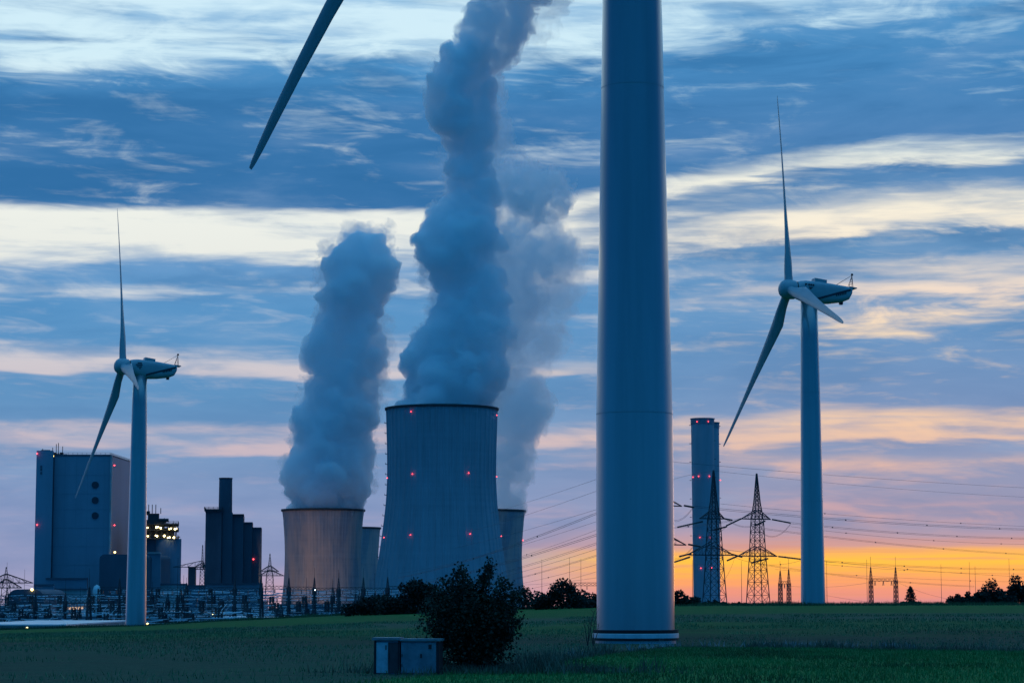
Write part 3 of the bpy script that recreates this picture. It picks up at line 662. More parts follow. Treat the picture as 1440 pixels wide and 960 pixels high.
beacon(bh, P(161.5, 776, YB - 3), .9, 'lampy', 'wall_lamp')

tb = thing('turbine_hall', 'low dark rounded block before the boiler house, half behind the boiler house turbine', 'industrial hall', (X(172, YB - 60), YB - 60, PLAIN))
def rounded(px0, px1, ptop, Y, dep, rad, skew=6):
    x0, x1 = X(px0, Y), X(px1, Y); z1 = Z(ptop, Y); pts = [(x0, PLAIN), (x1, PLAIN)]
    for k in range(7): a = R(15 * k); pts.append((x1 - rad + math.cos(a) * rad, z1 - rad + math.sin(a) * rad))
    for k in range(7): a = R(90 + 15 * k); pts.append((x0 + rad + math.cos(a) * rad, z1 - rad + math.sin(a) * rad))
    n = len(pts); mb = MB(); mb.v = [(x, Y, z) for x, z in pts] + [(x + skew, Y + dep, z) for x, z in pts]
    mb.f = [(i, (i + 1) % n, n + (i + 1) % n, n + i) for i in range(n)] + [tuple(range(n - 1, -1, -1)), tuple(range(n, 2 * n))]; return mb
rounded(139, 207, 779, YB - 60, 60, 4, 10).build('hall_body', M['clad_dark'], tb)
q = MB(); q.prism(fp((206.5, YB - 50), (225, YB - 48), (226, YB), (207, YB)), PLAIN, Z(779.5, YB)); q.build('side_annex', M['clad_mid'], tb)
q = MB(); q.prism(fp((206.5, YB - 51), (224, YB - 51), (226, YB), (207, YB)), Z(779.4, YB), Z(777.6, YB)); q.build('annex_roof', M['clad_pale'], tb)

fg = thing('absorber_tower', 'flue gas scrubber tower with two rings of bright yellow lamps by a white turbine tower', 'industrial tower', (X(226, YB + 20), YB + 20, PLAIN))
YF = YB + 20
q = MB(); q.prism(fp((200, YF), (243, YF), (244, YF + 50), (204, YF + 50)), PLAIN, Z(757, YF)); q.build('tower_body', M['clad_dark'], fg)
q = MB(); c = P(234, 790, YF - 2); q.lathe((c.x, YF + 6, PLAIN), [(11.5, 0), (11.5, Z(757, YF) - PLAIN)], 28); q.build('scrubber_vessel', M['clad_mid'], fg)
q = MB()
for py in (756, 744, 736):
    foot = fp((196, YF - 6), (249, YF - 6), (250, YF + 52), (200, YF + 52)); z = Z(py, YF)
    q.prism(foot, z - .9, z); rail(q, foot, z, 2.2, .16)
q.prism(fp((244, YF - 3), (252, YF - 3), (252, YF + 8), (244, YF + 8)), Z(754, YF) - .6, Z(754, YF))
q.build('platform', M['plant_steel'], fg)
q = MB()
for px in (203, 211, 219, 227, 235, 243, 247):
    a = P(px, 756, YF - 4); q.tube((a.x, a.y, a.z), (a.x, a.y, Z(735, YF)), .45)
    a2 = P(px + 4, 736, YF - 4); q.tube((a.x, a.y, a.z), (a2.x, a2.y, a2.z), .22)
q.build('support_frame', M['plant_steel'], fg)
q = MB()
for px0, px1, p0, p1, dy in ((203, 244, 756, 742, 6), (203, 230, 742, 730, 8), (206, 222, 730, 721, 10), (204, 209, 722, 717.5, 12), (222, 232, 734, 729, 9), (236, 244, 742, 737, 12)):
    q.prism(fp((px0, YF + dy), (px1, YF + dy), (px1, YF + dy + 22), (px0, YF + dy + 22)), Z(p0, YF), Z(p1, YF))
a, b = P(224, 731, YF + 4), P(237, 731, YF + 4); q.tube(a, b, 1.5, n=6); q.tube(P(231, 728, YF + 4), P(236, 742, YF + 4), .4)
for px in (205, 209, 214, 219, 226): c = P(px, 722, YF + 12); q.tube(c, c + Vector((0, 0, 4 + (px % 5))), .35)
q.build('duct_gear', M['plant_steel'], fg)
for px, py in ((205, 741.5), (207.5, 741.5), (220, 741), (222.5, 740.5), (226, 742), (238, 743.5), (240.5, 742.5), (246, 743.5), (248, 743), (205, 753), (208, 753.5), (219, 752.5), (221, 753.5), (231, 753), (236, 755.5), (238.5, 755), (244.5, 755.5)):
    beacon(fg, P(px, py, YF - 7), random.uniform(.55, 1.0), 'lampw' if px != 238 else 'lampy', 'platform_lamp')

def simple_block(name, label, cat, pxs, Y, py, m, roof=None, dep=40, extra=None):
    t = thing(name, label, cat, (X((pxs[0] + pxs[1]) / 2, Y), Y, PLAIN)); z1 = Z(py, Y)
    q = MB(); q.prism(fp((pxs[0], Y), (pxs[1], Y), (pxs[1] + 1.5, Y + dep), (pxs[0] + 1.5, Y + dep)), PLAIN, z1); q.build('wall', m, t)
    q = MB(); q.prism(fp((pxs[0] - .5, Y - 1), (pxs[1] + .5, Y - 1), (pxs[1] + 1.5, Y + dep + 1), (pxs[0] + 1, Y + dep + 1)), z1 + .02, z1 + 1.2); q.build('roof', roof or M['clad_dark'], t)
    return t
YO = 2200
t = simple_block('boiler_block', 'first and reddest of the old boiler blocks, left of the tall square chimney', 'power station', (287.5, 310.5), YO, 720, M['clad_red'])
q = MB(); q.prism(fp((285.5, YO - 3), (311, YO - 3), (312.5, YO + 42), (288, YO + 42)), Z(720, YO) + 1.3, Z(718, YO) + 1.6); rail(q, fp((285.5, YO - 3), (311, YO - 3), (312.5, YO + 42), (288, YO + 42)), Z(718, YO) + 1.6, 2.0, .2); q.build('roof_overhang', M['plant_steel'], t)
t = simple_block('boiler_block', 'old boiler block directly right of the tall square chimney, with small roof cap', 'power station', (326, 341), YO + 6, 726, M['clad_dark'])
q = MB(); q.prism(fp((325.5, YO + 4), (341.6, YO + 4), (342, YO + 30), (326, YO + 30)), Z(726, YO) + 1.25, Z(724.2, YO) + 1.4); q.build('roof_cap', M['plant_steel'], t)
simple_block('boiler_block', 'third old boiler block, between the capped block and the lowest block', 'power station', (341.6, 353.3), YO + 14, 735.5, M['clad_dark'])
t = simple_block('boiler_block', 'lowest and rightmost old boiler block, one red light on its face', 'power station', (353.8, 365.8), YO + 22, 742.8, M['clad_dark']); beacon(t, P(356.3, 785.8, YO + 20.5), .75)
t = thing('square_chimney', 'tall dark chimney rising between the old boiler blocks', 'chimney', (X(315, YO + 12), YO + 12, PLAIN))
q = MB(); q.prism(fp((311.2, YO + 2), (325.7, YO + 2), (326, YO + 24), (311.5, YO + 24)), PLAIN, Z(720, YO)); q.build('base_block', M['clad_dark'], t)
q = MB(); q.lathe((X(315.3, YO + 12), YO + 12, Z(721, YO)), [(6.5, 0), (6.2, Z(671.5, YO) - Z(721, YO))], 28); q.build('shaft', M['clad_dark'], t)
q = MB(); q.lathe((X(315.3, YO + 12), YO + 12, Z(672.5, YO)), [(6.25, 0), (6.5, .1), (6.5, 1.2), (5.6, 1.2)], 28, False); q.build('rim', M['rim'], t)

t = simple_block('silo_tower', 'small square silo tower standing alone left of the old boiler blocks', 'silo', (264, 274), 2250, 798, M['clad_red'], dep=12)
simple_block('low_building', 'long low pale building at the foot of the scrubber tower', 'industrial hall', (205, 262), 1960, 822, M['clad_pale'], dep=30)
simple_block('low_building', 'low flat building below the small silo tower', 'industrial hall', (262, 290), 1965, 824, M['clad_mid'], dep=30)
simple_block('low_building', 'pale concrete building at the foot of the boiler house, in front of its middle', 'industrial hall', (75, 122), 1900, 829, M['clad_pale'], dep=30)
simple_block('low_building', 'dark grey building with a higher roof at the left foot of the boiler house', 'industrial hall', (64, 122), 1930, 814, M['clad_mid'], dep=30)
simple_block('low_building', 'stubby grey building left of the pale one at the boiler house foot', 'industrial hall', (48, 75), 1880, 823, M['clad_mid'], dep=20)
simple_block('low_building', 'long dark building under the old boiler blocks and the tall square chimney', 'industrial hall', (292, 368), 2150, 821, M['clad_mid'], dep=30)
t = thing('tank', 'small pale storage tank between the low rounded block and the boiler house', 'tank', (X(136, 1930), 1930, PLAIN))
q = MB(); q.lathe((X(136, 1930), 1930, PLAIN), [(3.6, 0), (3.6, 21), (2.4, 24.5), (.2, 25.8)], 24); q.build('tank_shell', M['roof_white'], t, True)
t = thing('domed_hall', 'low dark hall with a curved roof at the far left, lamp at its end', 'industrial hall', (X(34, 1600), 1600, PLAIN))
rounded(10, 62, 828, 1600, 60, 7, 4).build('vaulted_shell', M['clad_dark'], t); beacon(t, P(45, 828.5, 1599), .9, 'lampy', 'wall_lamp'); 

# twin chimneys on the right
def stack(label, pc, Y, ytop, rt, rb):
    t = thing('chimney', label, 'chimney', (X(pc, Y), Y, PLAIN), 'twin concrete chimneys'); h = Z(ytop, Y) - PLAIN; c = (X(pc, Y), Y, PLAIN)
    q = MB(); q.lathe(c, [(rb, 0), (lerp(rb, rt, .5), h * .5), (rt, h - 6)], 48)
    for z in [h * k / 16 for k in range(3, 16)]: r_ = lerp(rb, rt, z / h) ; q.lathe((c[0], c[1], c[2] + z), [(r_ - .2, -.25), (r_ + .12, -.25), (r_ + .12, .25), (r_ - .2, .25)], 48, False, False)
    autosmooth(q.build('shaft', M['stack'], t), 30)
    q = MB(); q.lathe(c, [(rt - .5, h - 6), (rt + .35, h - 6), (rt + .35, h - .6), (rt + .9, h - .6), (rt + .9, h), (rt - 2, h), (rt - 2, h - 4)], 48, False, True); q.build('crown', M['clad_mid'], t)
    q = MB()
    for k in range(1, 8): z = c[2] + h * (.3 + .095 * k); q.box((c[0] - rt - .9, c[1], z), (1.8, 1.6, .5)); q.box((c[0] + rt + .7, c[1], z + 3), (1.4, 1.6, .5))
    q.build('service_platform', M['plant_steel'], t)
    return t, c, h
YS = 2300
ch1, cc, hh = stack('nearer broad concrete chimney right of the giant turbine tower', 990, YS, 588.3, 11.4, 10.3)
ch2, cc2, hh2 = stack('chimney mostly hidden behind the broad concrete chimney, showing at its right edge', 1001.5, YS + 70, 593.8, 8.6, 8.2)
for px, py in ((981, 593.8), (997, 593.5), (982.5, 670), (998, 670), (975, 671), (983.5, 755.5), (999.5, 755.5), (984.5, 798.5), (1000, 798)):
    r_ = lerp(10.3, 11.4, (Z(py, YS) - PLAIN) / hh) + .9; x = X(px, YS) - cc[0]; x = max(-r_, min(r_, x)); beacon(ch1, Vector((cc[0] + x, YS - math.sqrt(max(0, r_ * r_ - x * x)), Z(py, YS))), .46)
beacon(ch2, Vector((cc2[0] + 9.3, YS + 68, Z(670, YS))), .55)

# ------------------------------------------------------------------ lattice work
def lattice(mb, c, levels, t=.14, rz=0, ph=None):
    """square lattice mast: levels = [(z, half width)] above c, X braced on all four faces"""
    ca, sa = math.cos(rz), math.sin(rz)
    def pt(z, w, k): dx, dy = ((-w, -w), (w, -w), (w, w), (-w, w))[k]; return Vector((c[0] + dx * ca - dy * sa, c[1] + dx * sa + dy * ca, c[2] + z))
    for (z0, w0), (z1, w1) in zip(levels, levels[1:]):
        for k in range(4):
            j = (k + 1) % 4; mb.tube(pt(z0, w0, k), pt(z1, w1, k), t, cap=False)
            mb.tube(pt(z0, w0, k), pt(z1, w1, j), t * .55, n=3, cap=False); mb.tube(pt(z0, w0, j), pt(z1, w1, k), t * .55, n=3, cap=False)
            mb.tube(pt(z1, w1, k), pt(z1, w1, j), t * .55, n=3, cap=False)
def boom(mb, a, b, w, n, t=.09):
    """lattice beam with triangular bracing between two points"""
    a, b = Vector(a), Vector(b); d = (b - a).normalized(); s = d.cross(Vector((0, 0, 1))).normalized() * w / 2; up = Vector((0, 0, w / 2))
    cs = [s + up, s - up, -s - up, -s + up]
    for k in range(4): mb.tube(a + cs[k], b + cs[k], t, cap=False)
    for i in range(n):
        p, q = a.lerp(b, i / n), a.lerp(b, (i + 1) / n)
        for k in range(4):
            j = (k + 1) % 4; mb.tube(p + cs[k], q + cs[j], t * .6, n=3, cap=False); mb.tube(q + cs[k], p + cs[k], t * .6, n=3, cap=False) if False else None
def wire(label, pts, r=.055, sag=0.0, group='overhead power lines', spacers=0, cat='power line', name='power_line', m='cable', twin=0):
    """pts: [(px, py, Y), (px, py, Y)] ends; hangs with the given sag in picture pixels at the middle"""
    a, b = P(*pts[0]), P(*pts[1]); n = 22; q = []
    sg = sag * (pts[0][2] + pts[1][2]) / 2 / F
    for i in range(n + 1):
        t = i / n; p = a.lerp(b, t); p.z -= sg * 4 * t * (1 - t); q.append(p)
    mb = MB(); off = Vector((0, 0, twin / 2))
    mb.path([p + off for p in q], r, 4)
    if twin: mb.path([p - off for p in q], r, 4)
    o = mb.build(name, M[m], None, origin=a); tag(o, label, cat, group)
    if spacers:
        for i in range(spacers):
            p = q[int((i + .7) * n / (spacers + .4))]; s = MB(); s.ball(p, .25, 6, 4); s.build('spacer_weight', M['cable'], o)
    return o
def pylon(label, pc, Y, ytop, arms, base_hw, yarm, rz=.3, ybase=None, strings=(), brace=.42):
    c = Vector((X(pc, Y), Y, gz(X(pc, Y), Y))); root = thing('lattice_pylon', label, 'pylon', c, 'lattice electricity pylons'); k = Y / F
    H = Z(ytop, Y) - c.z; q = MB(); za = [Z(a[0], Y) - c.z for a in arms]
    zl, zu = min(za), max(za); tab = [(0, base_hw * 1.18), (zl, base_hw * .66), (zu, base_hw * .50), (zu + (H - zu) * .35, base_hw * .27), (H, .12)]
    zs = [0]; 
    while zs[-1] < H * .985: zs.append(zs[-1] + max(1.4, interp(tab, zs[-1]) * 1.55))
    zs[-1] = H
    lattice(q, c, [(z, interp(tab, z)) for z in zs], .17 if base_hw > 3 else .10, rz); q.build('lattice_tower', M['steel'], root)
    for i, (py, l, r_) in enumerate(arms):
        z = c.z + za[i]; w = interp(tab, za[i]); q = MB(); A = Vector((X(pc - l, Y), Y - l * k * .55, z)); B = Vector((X(pc + r_, Y), Y + r_ * k * .55, z)); C = Vector((c.x, c.y, z))
        for tip, sgn in ((A, -1), (B, 1)):
            dr = (tip - C); 
            if dr.length < .5: continue
            s = dr.cross(Vector((0, 0, 1))).normalized() * w * .9
            hgt = max(3.2, dr.length * brace)
            for e in (s, -s):
                q.tube(C + e, tip, .24); q.tube(C + e + Vector((0, 0, hgt)), tip, .17)
                for f in (.25, .5, .75): q.tube((C + e).lerp(tip, f), (C + e + Vector((0, 0, hgt))).lerp(tip, f), .07, n=3); q.tube((C + e).lerp(tip, f), (C + e + Vector((0, 0, hgt))).lerp(tip, f - .2), .07, n=3)
                q.tube((C + e).lerp(tip, .35), (C - e).lerp(tip, .35), .07, n=3)
        q.build('crossarm', M['steel'], root)
    for (p0, p1) in strings:
        a, b = P(p0[0], p0[1], Y + (p0[0] - pc) * k * .5), P(p1[0], p1[1], Y + (p1[0] - pc) * k * .5); q = MB(); n = 14
        for i in range(n): u0, u1 = a.lerp(b, i / n), a.lerp(b, (i + .6) / n); q.tube(u0, u1, .30, n=6); q.tube(u1, a.lerp(b, (i + 1) / n), .10, n=4)
        q.build('insulator_string', M['insul'], root)
    return root
pylon('lattice pylon overlapping the twin chimneys', 1005, 800, 661, ((729, 21, 16), (780, 40, 29)), 3.3, None, .35,
      strings=(((988, 733), (952, 741)), ((970, 783), (948, 790)), ((1019, 729), (1030, 731)), ((1030, 779), (1044, 783)), ((1022, 740), (1003, 745)), ((972, 778), (955, 782))))
pylon('lattice pylon standing right of the twin chimneys against the sunset', 1066, 830, 665.5, ((729.5, 24, 20), (781.5, 29, 29)), 3.3, None, .35,
      strings=(((1042, 729), (1021, 739)), ((1086, 730), (1112, 735)), ((1037, 781.5), (1022, 788)), ((1095, 782), (1128, 786)), ((1076, 732), (1061, 739)), ((1080, 785), (1056, 791))))
pylon('lattice pylon hidden behind the giant turbine tower, only its right arm tips showing', 902, 700, 626, ((710, 40, 60), (765, 52, 66)), 3.6, None, .35,
      strings=(((962, 710.5), (976, 713)), ((968, 765), (985, 768))))
pylon('small lattice pylon at the far left edge with wide arms', 8, 840, 797, ((819, 26, 34), (826, 16, 20)), 2.2, None, .2, brace=.14)
pylon('lattice pylon in the gap between the old boiler blocks and the brownish cooling tower', 379, 1250, 778, ((803, 13, 12), (809, 14, 19)), 2.6, None, .2, brace=.2)
pylon('slim lattice pylon beside the small silo tower, one long arm to the left', 284, 1150, 766, ((797, 38, 4), (800, 14, 3)), 1.5, None, .2, brace=.12)

# ------------------------------------------------------------------ conductors
WR = [
 ('conductor just over the arm-height bundle, starting at the broad chimney', ((1013, 708, 800), (1480, 741, 980)), 4, .05, 0, 2),
 ('lone conductor between the two upper bundles near the turbine by the pylons', ((1112, 740, 830), (1480, 765, 1000)), 6, .05, 0, 3),
 ('conductor just under the thick lower arm bundle in the yellow sky', ((1128, 790, 830), (1480, 806, 1000)), 5, .05, 0, 4),
 ('conductor passing behind the spiked portal just above its beam', ((1090, 800, 900), (1480, 818, 1000)), 4, .045, 0, 2),
 ('high conductor passing over the broad chimney foot to the sunset pylon', ((880, 742, 700), (1042, 729, 830)), 5, .05, .35, 1),
 ('slack conductor joining the two lattice pylons at upper arm height', ((1021, 729, 800), (1062, 738, 830)), 6, .05, .3, 0),
 ('conductor entering from behind the giant tower at the lower arm of the chimney pylon', ((880, 806, 700), (975, 780, 800)), 3, .05, .35, 1),
 ('thin wire under the upper thick twin conductor, left of the giant tower', ((600, 815, 1300), (862, 736, 700)), 7, .045, 0, 2),
 ('faint wire low in the orange strip just above the rounded dark bush', ((690, 836, 1200), (850, 800, 700)), 4, .045, 0, 1),
 ('pair of slack conductors crossing the foot of the tallest cooling tower', ((540, 838, 1300), (850, 760, 700)), 9, .05, .5, 2),
 ('topmost conductor crossing from the giant turbine tower to the right edge', ((900, 645, 700), (1470, 687, 900)), 3, .05, 0, 0),
 ('thin earth wire just below the topmost right-hand conductor', ((1006, 662, 800), (1470, 700, 980)), 4, .045, 0, 0),
 ('thin earth wire from the pylon at the chimneys up to the tower on its left', ((1004, 662, 800), (900, 690, 700)), -4, .045, 0, 0),
 ('thick twin conductor from the hidden pylon past the right pylon at arm height', ((976, 712, 700), (1480, 745, 900)), 5, .06, .45, 4),
 ('twin conductor leaving the right pylon upper arm for the right edge', ((1112, 735, 830), (1480, 757, 1000)), 5, .06, .45, 4),
 ('sagging twin conductor below the upper right bundle', ((1060, 741, 830), (1480, 781, 1000)), 5, .055, .4, 4),
 ('twin conductor leaving the right pylon lower arm across the orange sky', ((1128, 786, 830), (1480, 800, 1000)), 4, .06, .45, 4),
 ('conductor from the hidden pylon lower arm passing the two right pylons', ((985, 768, 700), (1480, 812, 1000)), 6, .055, 0, 3),
 ('lowest long conductor dropping behind the tree group on the right', ((1060, 791, 830), (1370, 824, 950)), 5, .05, .35, 2),
 ('short flat conductor low over the field left of the right portal', ((1095, 822, 900), (1224, 818, 980)), 5, .045, 0, 0),
 ('low conductor falling from the turbine by the pylons towards the field edge', ((1140, 833, 900), (1260, 851, 980)), 1, .045, 0, 0),
 ('conductor from the right portal down to the thin mast beside the trees', ((1262, 818, 980), (1336, 842, 960)), 3, .045, 0, 0),
 ('slack jumper loop under the left arm of the right pylon', ((1022, 740, 815), (975, 752, 790)), 8, .05, 0, 0),
 ('slack jumper loop under the upper right arm of the right pylon', ((1112, 736, 830), (1062, 740, 830)), 16, .05, .3, 0),
 ('slack jumper loop hanging left of the twin chimneys', ((974, 714, 720), (948, 732, 720)), 5, .05, .35, 0),
 ('lower slack jumper loop left of the twin chimneys', ((974, 769, 720), (948, 786, 720)), 4, .05, .35, 0),
 ('slack jumper loop under the lower arm of the chimney pylon', ((1034, 782, 800), (1012, 822, 800)), 6, .045, 0, 0),
 ('conductor between the two pylons at lower arm height', ((1030, 782, 800), (1128, 787, 830)), 9, .05, 0, 2),
 ('thin wire rising steeply to the giant turbine tower, highest on its left', ((690, 721, 1300), (900, 652, 700)), 2, .05, 0, 0),
 ('second thin wire rising to the giant turbine tower from the left', ((660, 747, 1300), (900, 668, 700)), 3, .05, 0, 0),
 ('third thin wire rising to the giant turbine tower from the left', ((640, 770, 1300), (900, 697, 700)), 3, .05, 0, 0),
 ('upper thick twin conductor left of the giant turbine tower', ((560, 812, 1300), (862, 712, 700)), 8, .065, .5, 3),
 ('thin conductor between the two thick twin conductors left of the giant tower', ((560, 806, 1300), (900, 712, 700)), 8, .045, 0, 0),
 ('lower thick twin conductor left of the giant turbine tower', ((560, 826, 1300), (850, 748, 700)), 6, .065, .5, 3),
 ('conductor crossing the orange strip left of the giant turbine tower, upper', ((600, 832, 1300), (850, 768, 700)), 6, .05, 0, 2),
 ('conductor crossing the orange strip left of the giant turbine tower, middle', ((640, 830, 1300), (850, 777, 700)), 5, .05, .35, 2),
 ('conductor crossing the orange strip left of the giant turbine tower, lowest', ((680, 828, 1300), (850, 790, 700)), 4, .05, 0, 2),
 ('flat low conductor above the hedge left of the giant turbine tower', ((720, 822, 1100), (862, 808, 800)), 3, .05, 0, 0),
 ('upper wire from the left edge to the small far left pylon', ((-20, 807, 760), (60, 826, 900)), 2, .05, 0, 0),
]
for l, p, sg, r_, tw, sp in WR: wire(l, p, r_, sg, twin=tw, spacers=sp)

# ------------------------------------------------------------------ switchyard in the dip on the left
def post_lattice(mb, x, y, z0, h, w0, w1, t=.11):
    n = max(4, int(h / 1.8)); lattice(mb, (x, y, z0), [(h * i / n, lerp(w0, w1, i / n)) for i in range(n + 1)], t, .4)
def gantry(label, p0, p1, ytop, Y, spikes=(0, 0), grp='steel gantries of the switchyard', wd=1.0):
    x0, x1 = X(p0, Y), X(p1, Y); z1 = Z(ytop, Y); root = thing('switchyard_gantry', label, 'gantry', ((x0 + x1) / 2, Y, PLAIN), grp)
    for x, s in ((x0, spikes[0]), (x1, spikes[1])):
        q = MB(); post_lattice(q, x, Y, PLAIN, z1 - PLAIN, .95 * wd, .62 * wd, .17 * wd)
        if s: post_lattice(q, x, Y, z1, s * .55, .5, .1, .08); q.tube((x, Y, z1 + s * .5), (x, Y, z1 + s), .06)
        q.build('post', M['steel'], root)
    q = MB(); boom(q, (x0, Y, z1), (x1, Y, z1), 1.3 * wd, max(4, int(abs(x1 - x0) / 1.5)), .12 * wd); q.build('cross_beam', M['steel'], root)
    n = 3
    for i in range(n):
        q = MB(); x = lerp(x0, x1, (i + .5) / n); q.tube((x, Y - .2, z1 - .6), (x, Y - 1.6, z1 - 2.2), .12, n=5); q.tube((x, Y + .2, z1 - .6), (x, Y + 1.6, z1 - 2.2), .12, n=5)
        q.build('insulator_string', M['insul'], root)
    return root
rg = random.Random(5)
place = {0: 'far left part', 1: 'part behind the boiler house turbine', 2: 'part under the old boiler blocks', 3: 'part under the brownish cooling tower', 4: 'part beside the hedge'}
def where(px): return place[0 if px < 110 else 1 if px < 250 else 2 if px < 370 else 3 if px < 470 else 4]
rown = {980: 'rear row', 940: 'second row', 900: 'middle row', 860: 'fourth row', 820: 'front row'}
spk = {168: 8, 262: 5, 330: 9, 367: 9, 406: 8, 442: 9, 476: 8, 511: 9, 545: 8, 577: 9}
cnt = {}
for Y, ytop, xs in ((980, 827, (140, 168, 222, 262, 296, 330, 367, 406, 442, 476, 511, 545, 577)), (900, 846, (-22, 20, 50, 92, 125, 158, 200, 236, 284, 312, 346, 389, 420, 460, 500, 540)), (940, 838, (-30, 10, 44, 84, 130, 176, 214, 254, 300, 344, 382, 428, 468, 506, 550)), (860, 855, (-24, 30, 66, 104, 140, 182, 226, 262, 306, 350, 390, 432, 474, 516)), (820, 863, (-40, 4, 38, 70, 112, 150, 190, 232, 270, 310, 352, 396, 436, 478, 520))):
    for i, (a, b) in enumerate(zip(xs, xs[1:])):
        if Y == 820 and i % 5 == 4: continue
        c = (a + b) / 2; w = where(c); k = (w, Y); cnt[k] = cnt.get(k, 0) + 1
        s = (spk.get(a, 0), 0) if Y == 980 else ((rg.choice((0, 0, 6)), 0))
        gantry('%s lattice portal in the %s of the switchyard' % (rown[Y], w), a, b, ytop + rg.uniform(-1.5, 1.5), Y, s, 'lattice portals, %s, %s' % (rown[Y], w))
def lightning_mast(label, px, Y, ytop, ybase=None, w=.75, spike=.3, lat=True):
    x = X(px, Y); z0 = PLAIN if ybase is None else gz(x, Y); h = Z(ytop, Y) - z0; root = MB()
    if lat: post_lattice(root, x, Y, z0, h * (1 - spike), w, .14, .19)
    root.tube((x, Y, z0 if not lat else z0 + h * (1 - spike) * .97), (x, Y, z0 + h), .11 if lat else .16, .05, n=6)
    o = root.build('lightning_mast', M['steel'], None, origin=(x, Y, z0)); tag(o, label, 'mast', 'slender lightning masts'); return o
for l, px, Y, yt, w, sp, la in (
  ('slim spire mast before the left side of the boiler house', 50, 860, 812, .8, .35, True), ('short thin mast before the middle of the boiler house', 92, 860, 815, .6, .4, True),
  ('stubby mast right of the short thin one before the boiler house', 113, 860, 824, .6, .4, True), ('tallest dark spire mast before the boiler house', 125.5, 800, 799, 1.3, .25, True),
  ('spire mast before the low rounded block', 168, 860, 806, .8, .3, True), ('dark stout spire mast left of the small silo tower', 249.5, 860, 784, .9, .45, True),
  ('short spire mast just right of the stout one by the silo tower', 258, 900, 808, .6, .3, True), ('spire mast in front of the old boiler blocks', 330, 860, 801, .9, .3, True),
  ('heavy spire mast at the right end of the old boiler blocks', 368, 840, 802, 1.0, .25, True), ('spire mast at the left edge of the brownish cooling tower', 406, 860, 803, .9, .3, True),
  ('shorter spire mast before the brownish cooling tower, second from its left edge', 431, 900, 812, .7, .3, True), ('sharp dark spire mast before the middle of the brownish cooling tower', 442, 840, 803, 1.0, .3, True),
  ('low spire mast right of the sharp one before the brownish cooling tower', 467, 900, 813, .6, .3, True), ('spire mast below the right half of the brownish cooling tower', 476.5, 860, 805, .8, .3, True),
  ('spire mast at the narrow pale cooling tower', 511, 860, 805, .9, .3, True), ('spire mast at the left foot of the tallest cooling tower', 527, 860, 805, .7, .3, True),
  ('spire mast a little inside the left foot of the tallest cooling tower', 545, 860, 806, .8, .3, True), ('spire mast at the hedge top before the tallest cooling tower', 578, 860, 807, .9, .3, True),
  ('thin tall rod mast left of the old boiler blocks', 287, 1000, 760, .6, .6, True), ('thin rod mast at the far left edge by the small pylon', 9, 1000, 790, .4, .6, True), ('thin rod mast left of the boiler house', 34, 1000, 800, .4, .6, True),
  ('thin mast with lattice foot right of the half hidden cooling tower', 762, 900, 786, .9, .55, True), ('thin mast with lattice foot midway to the giant turbine tower', 801, 900, 783, .9, .55, True), ('thin mast with lattice foot left of the giant turbine tower', 817, 900, 785, .9, .5, True),
  ('plain rod mast left of the broad chimney', 974, 800, 787, 0, 1, False), ('plain rod mast between the two pylons', 1043, 800, 788, 0, 1, False), ('plain rod mast right of the turbine by the pylons', 1163, 850, 788, 0, 1, False),
  ('plain rod mast at the left post of the right portal', 1219.5, 850, 786, 0, 1, False), ('rod mast with lattice foot beside the small conifer', 1324, 850, 793, .8, .7, True), ('tall rod mast rising out of the left end of the tree group', 1364, 850, 790, 0, 1, False),
  ('short rod mast over the left end of the tree group', 1372, 850, 796, 0, 1, False), ('rod mast behind the tree group at the right edge', 1420, 850, 785, 0, 1, False)):
    lightning_mast(l, px, Y, yt, None, w, sp, la)
gantry('lattice portal with two spiked posts standing on the field edge at the right', 1225, 1260, 815, 960, (9.5, 9.5), 'lattice portals on the right field edge', .9)
gantry('lattice portal partly behind the right-hand pylon, two spiked posts', 1097.5, 1109.5, 819, 960, (9, 10), 'lattice portals on the right field edge', .9)
q = gantry('lattice portal low behind the hedge left of the giant turbine tower', 801, 850, 821, 1000, (0, 0), 'lattice portals left of the giant tower')
# busbars: pale aluminium tubes and slack lines between portals
bi = 0
for Y, pys, rng in ((990, (829, 832, 834), (150, 560)), (960, (837, 840, 843), (-20, 560)), (905, (849, 852, 856, 858), (-30, 545)), (860, (860, 863, 866), (-30, 530)), (815, (869, 872, 875, 878), (-30, 500))):
    for py in pys:
        px = rng[0] + rg.uniform(0, 20)
        while px < rng[1]:
            w = rg.uniform(18, 52); e = min(px + w, rng[1] + 10)
            wire('pale aluminium busbar in the %s of the switchyard' % where((px + e) / 2), ((px, py + rg.uniform(-1, 1), Y), (e, py + rg.uniform(-1, 1), Y + rg.uniform(-8, 8))), rg.uniform(.12, .30), rg.uniform(0, 1.6), 'busbars, %s' % where((px + e) / 2), 0, 'busbar', 'busbar', 'steel_light')
            px = e + rg.uniform(1, 10)
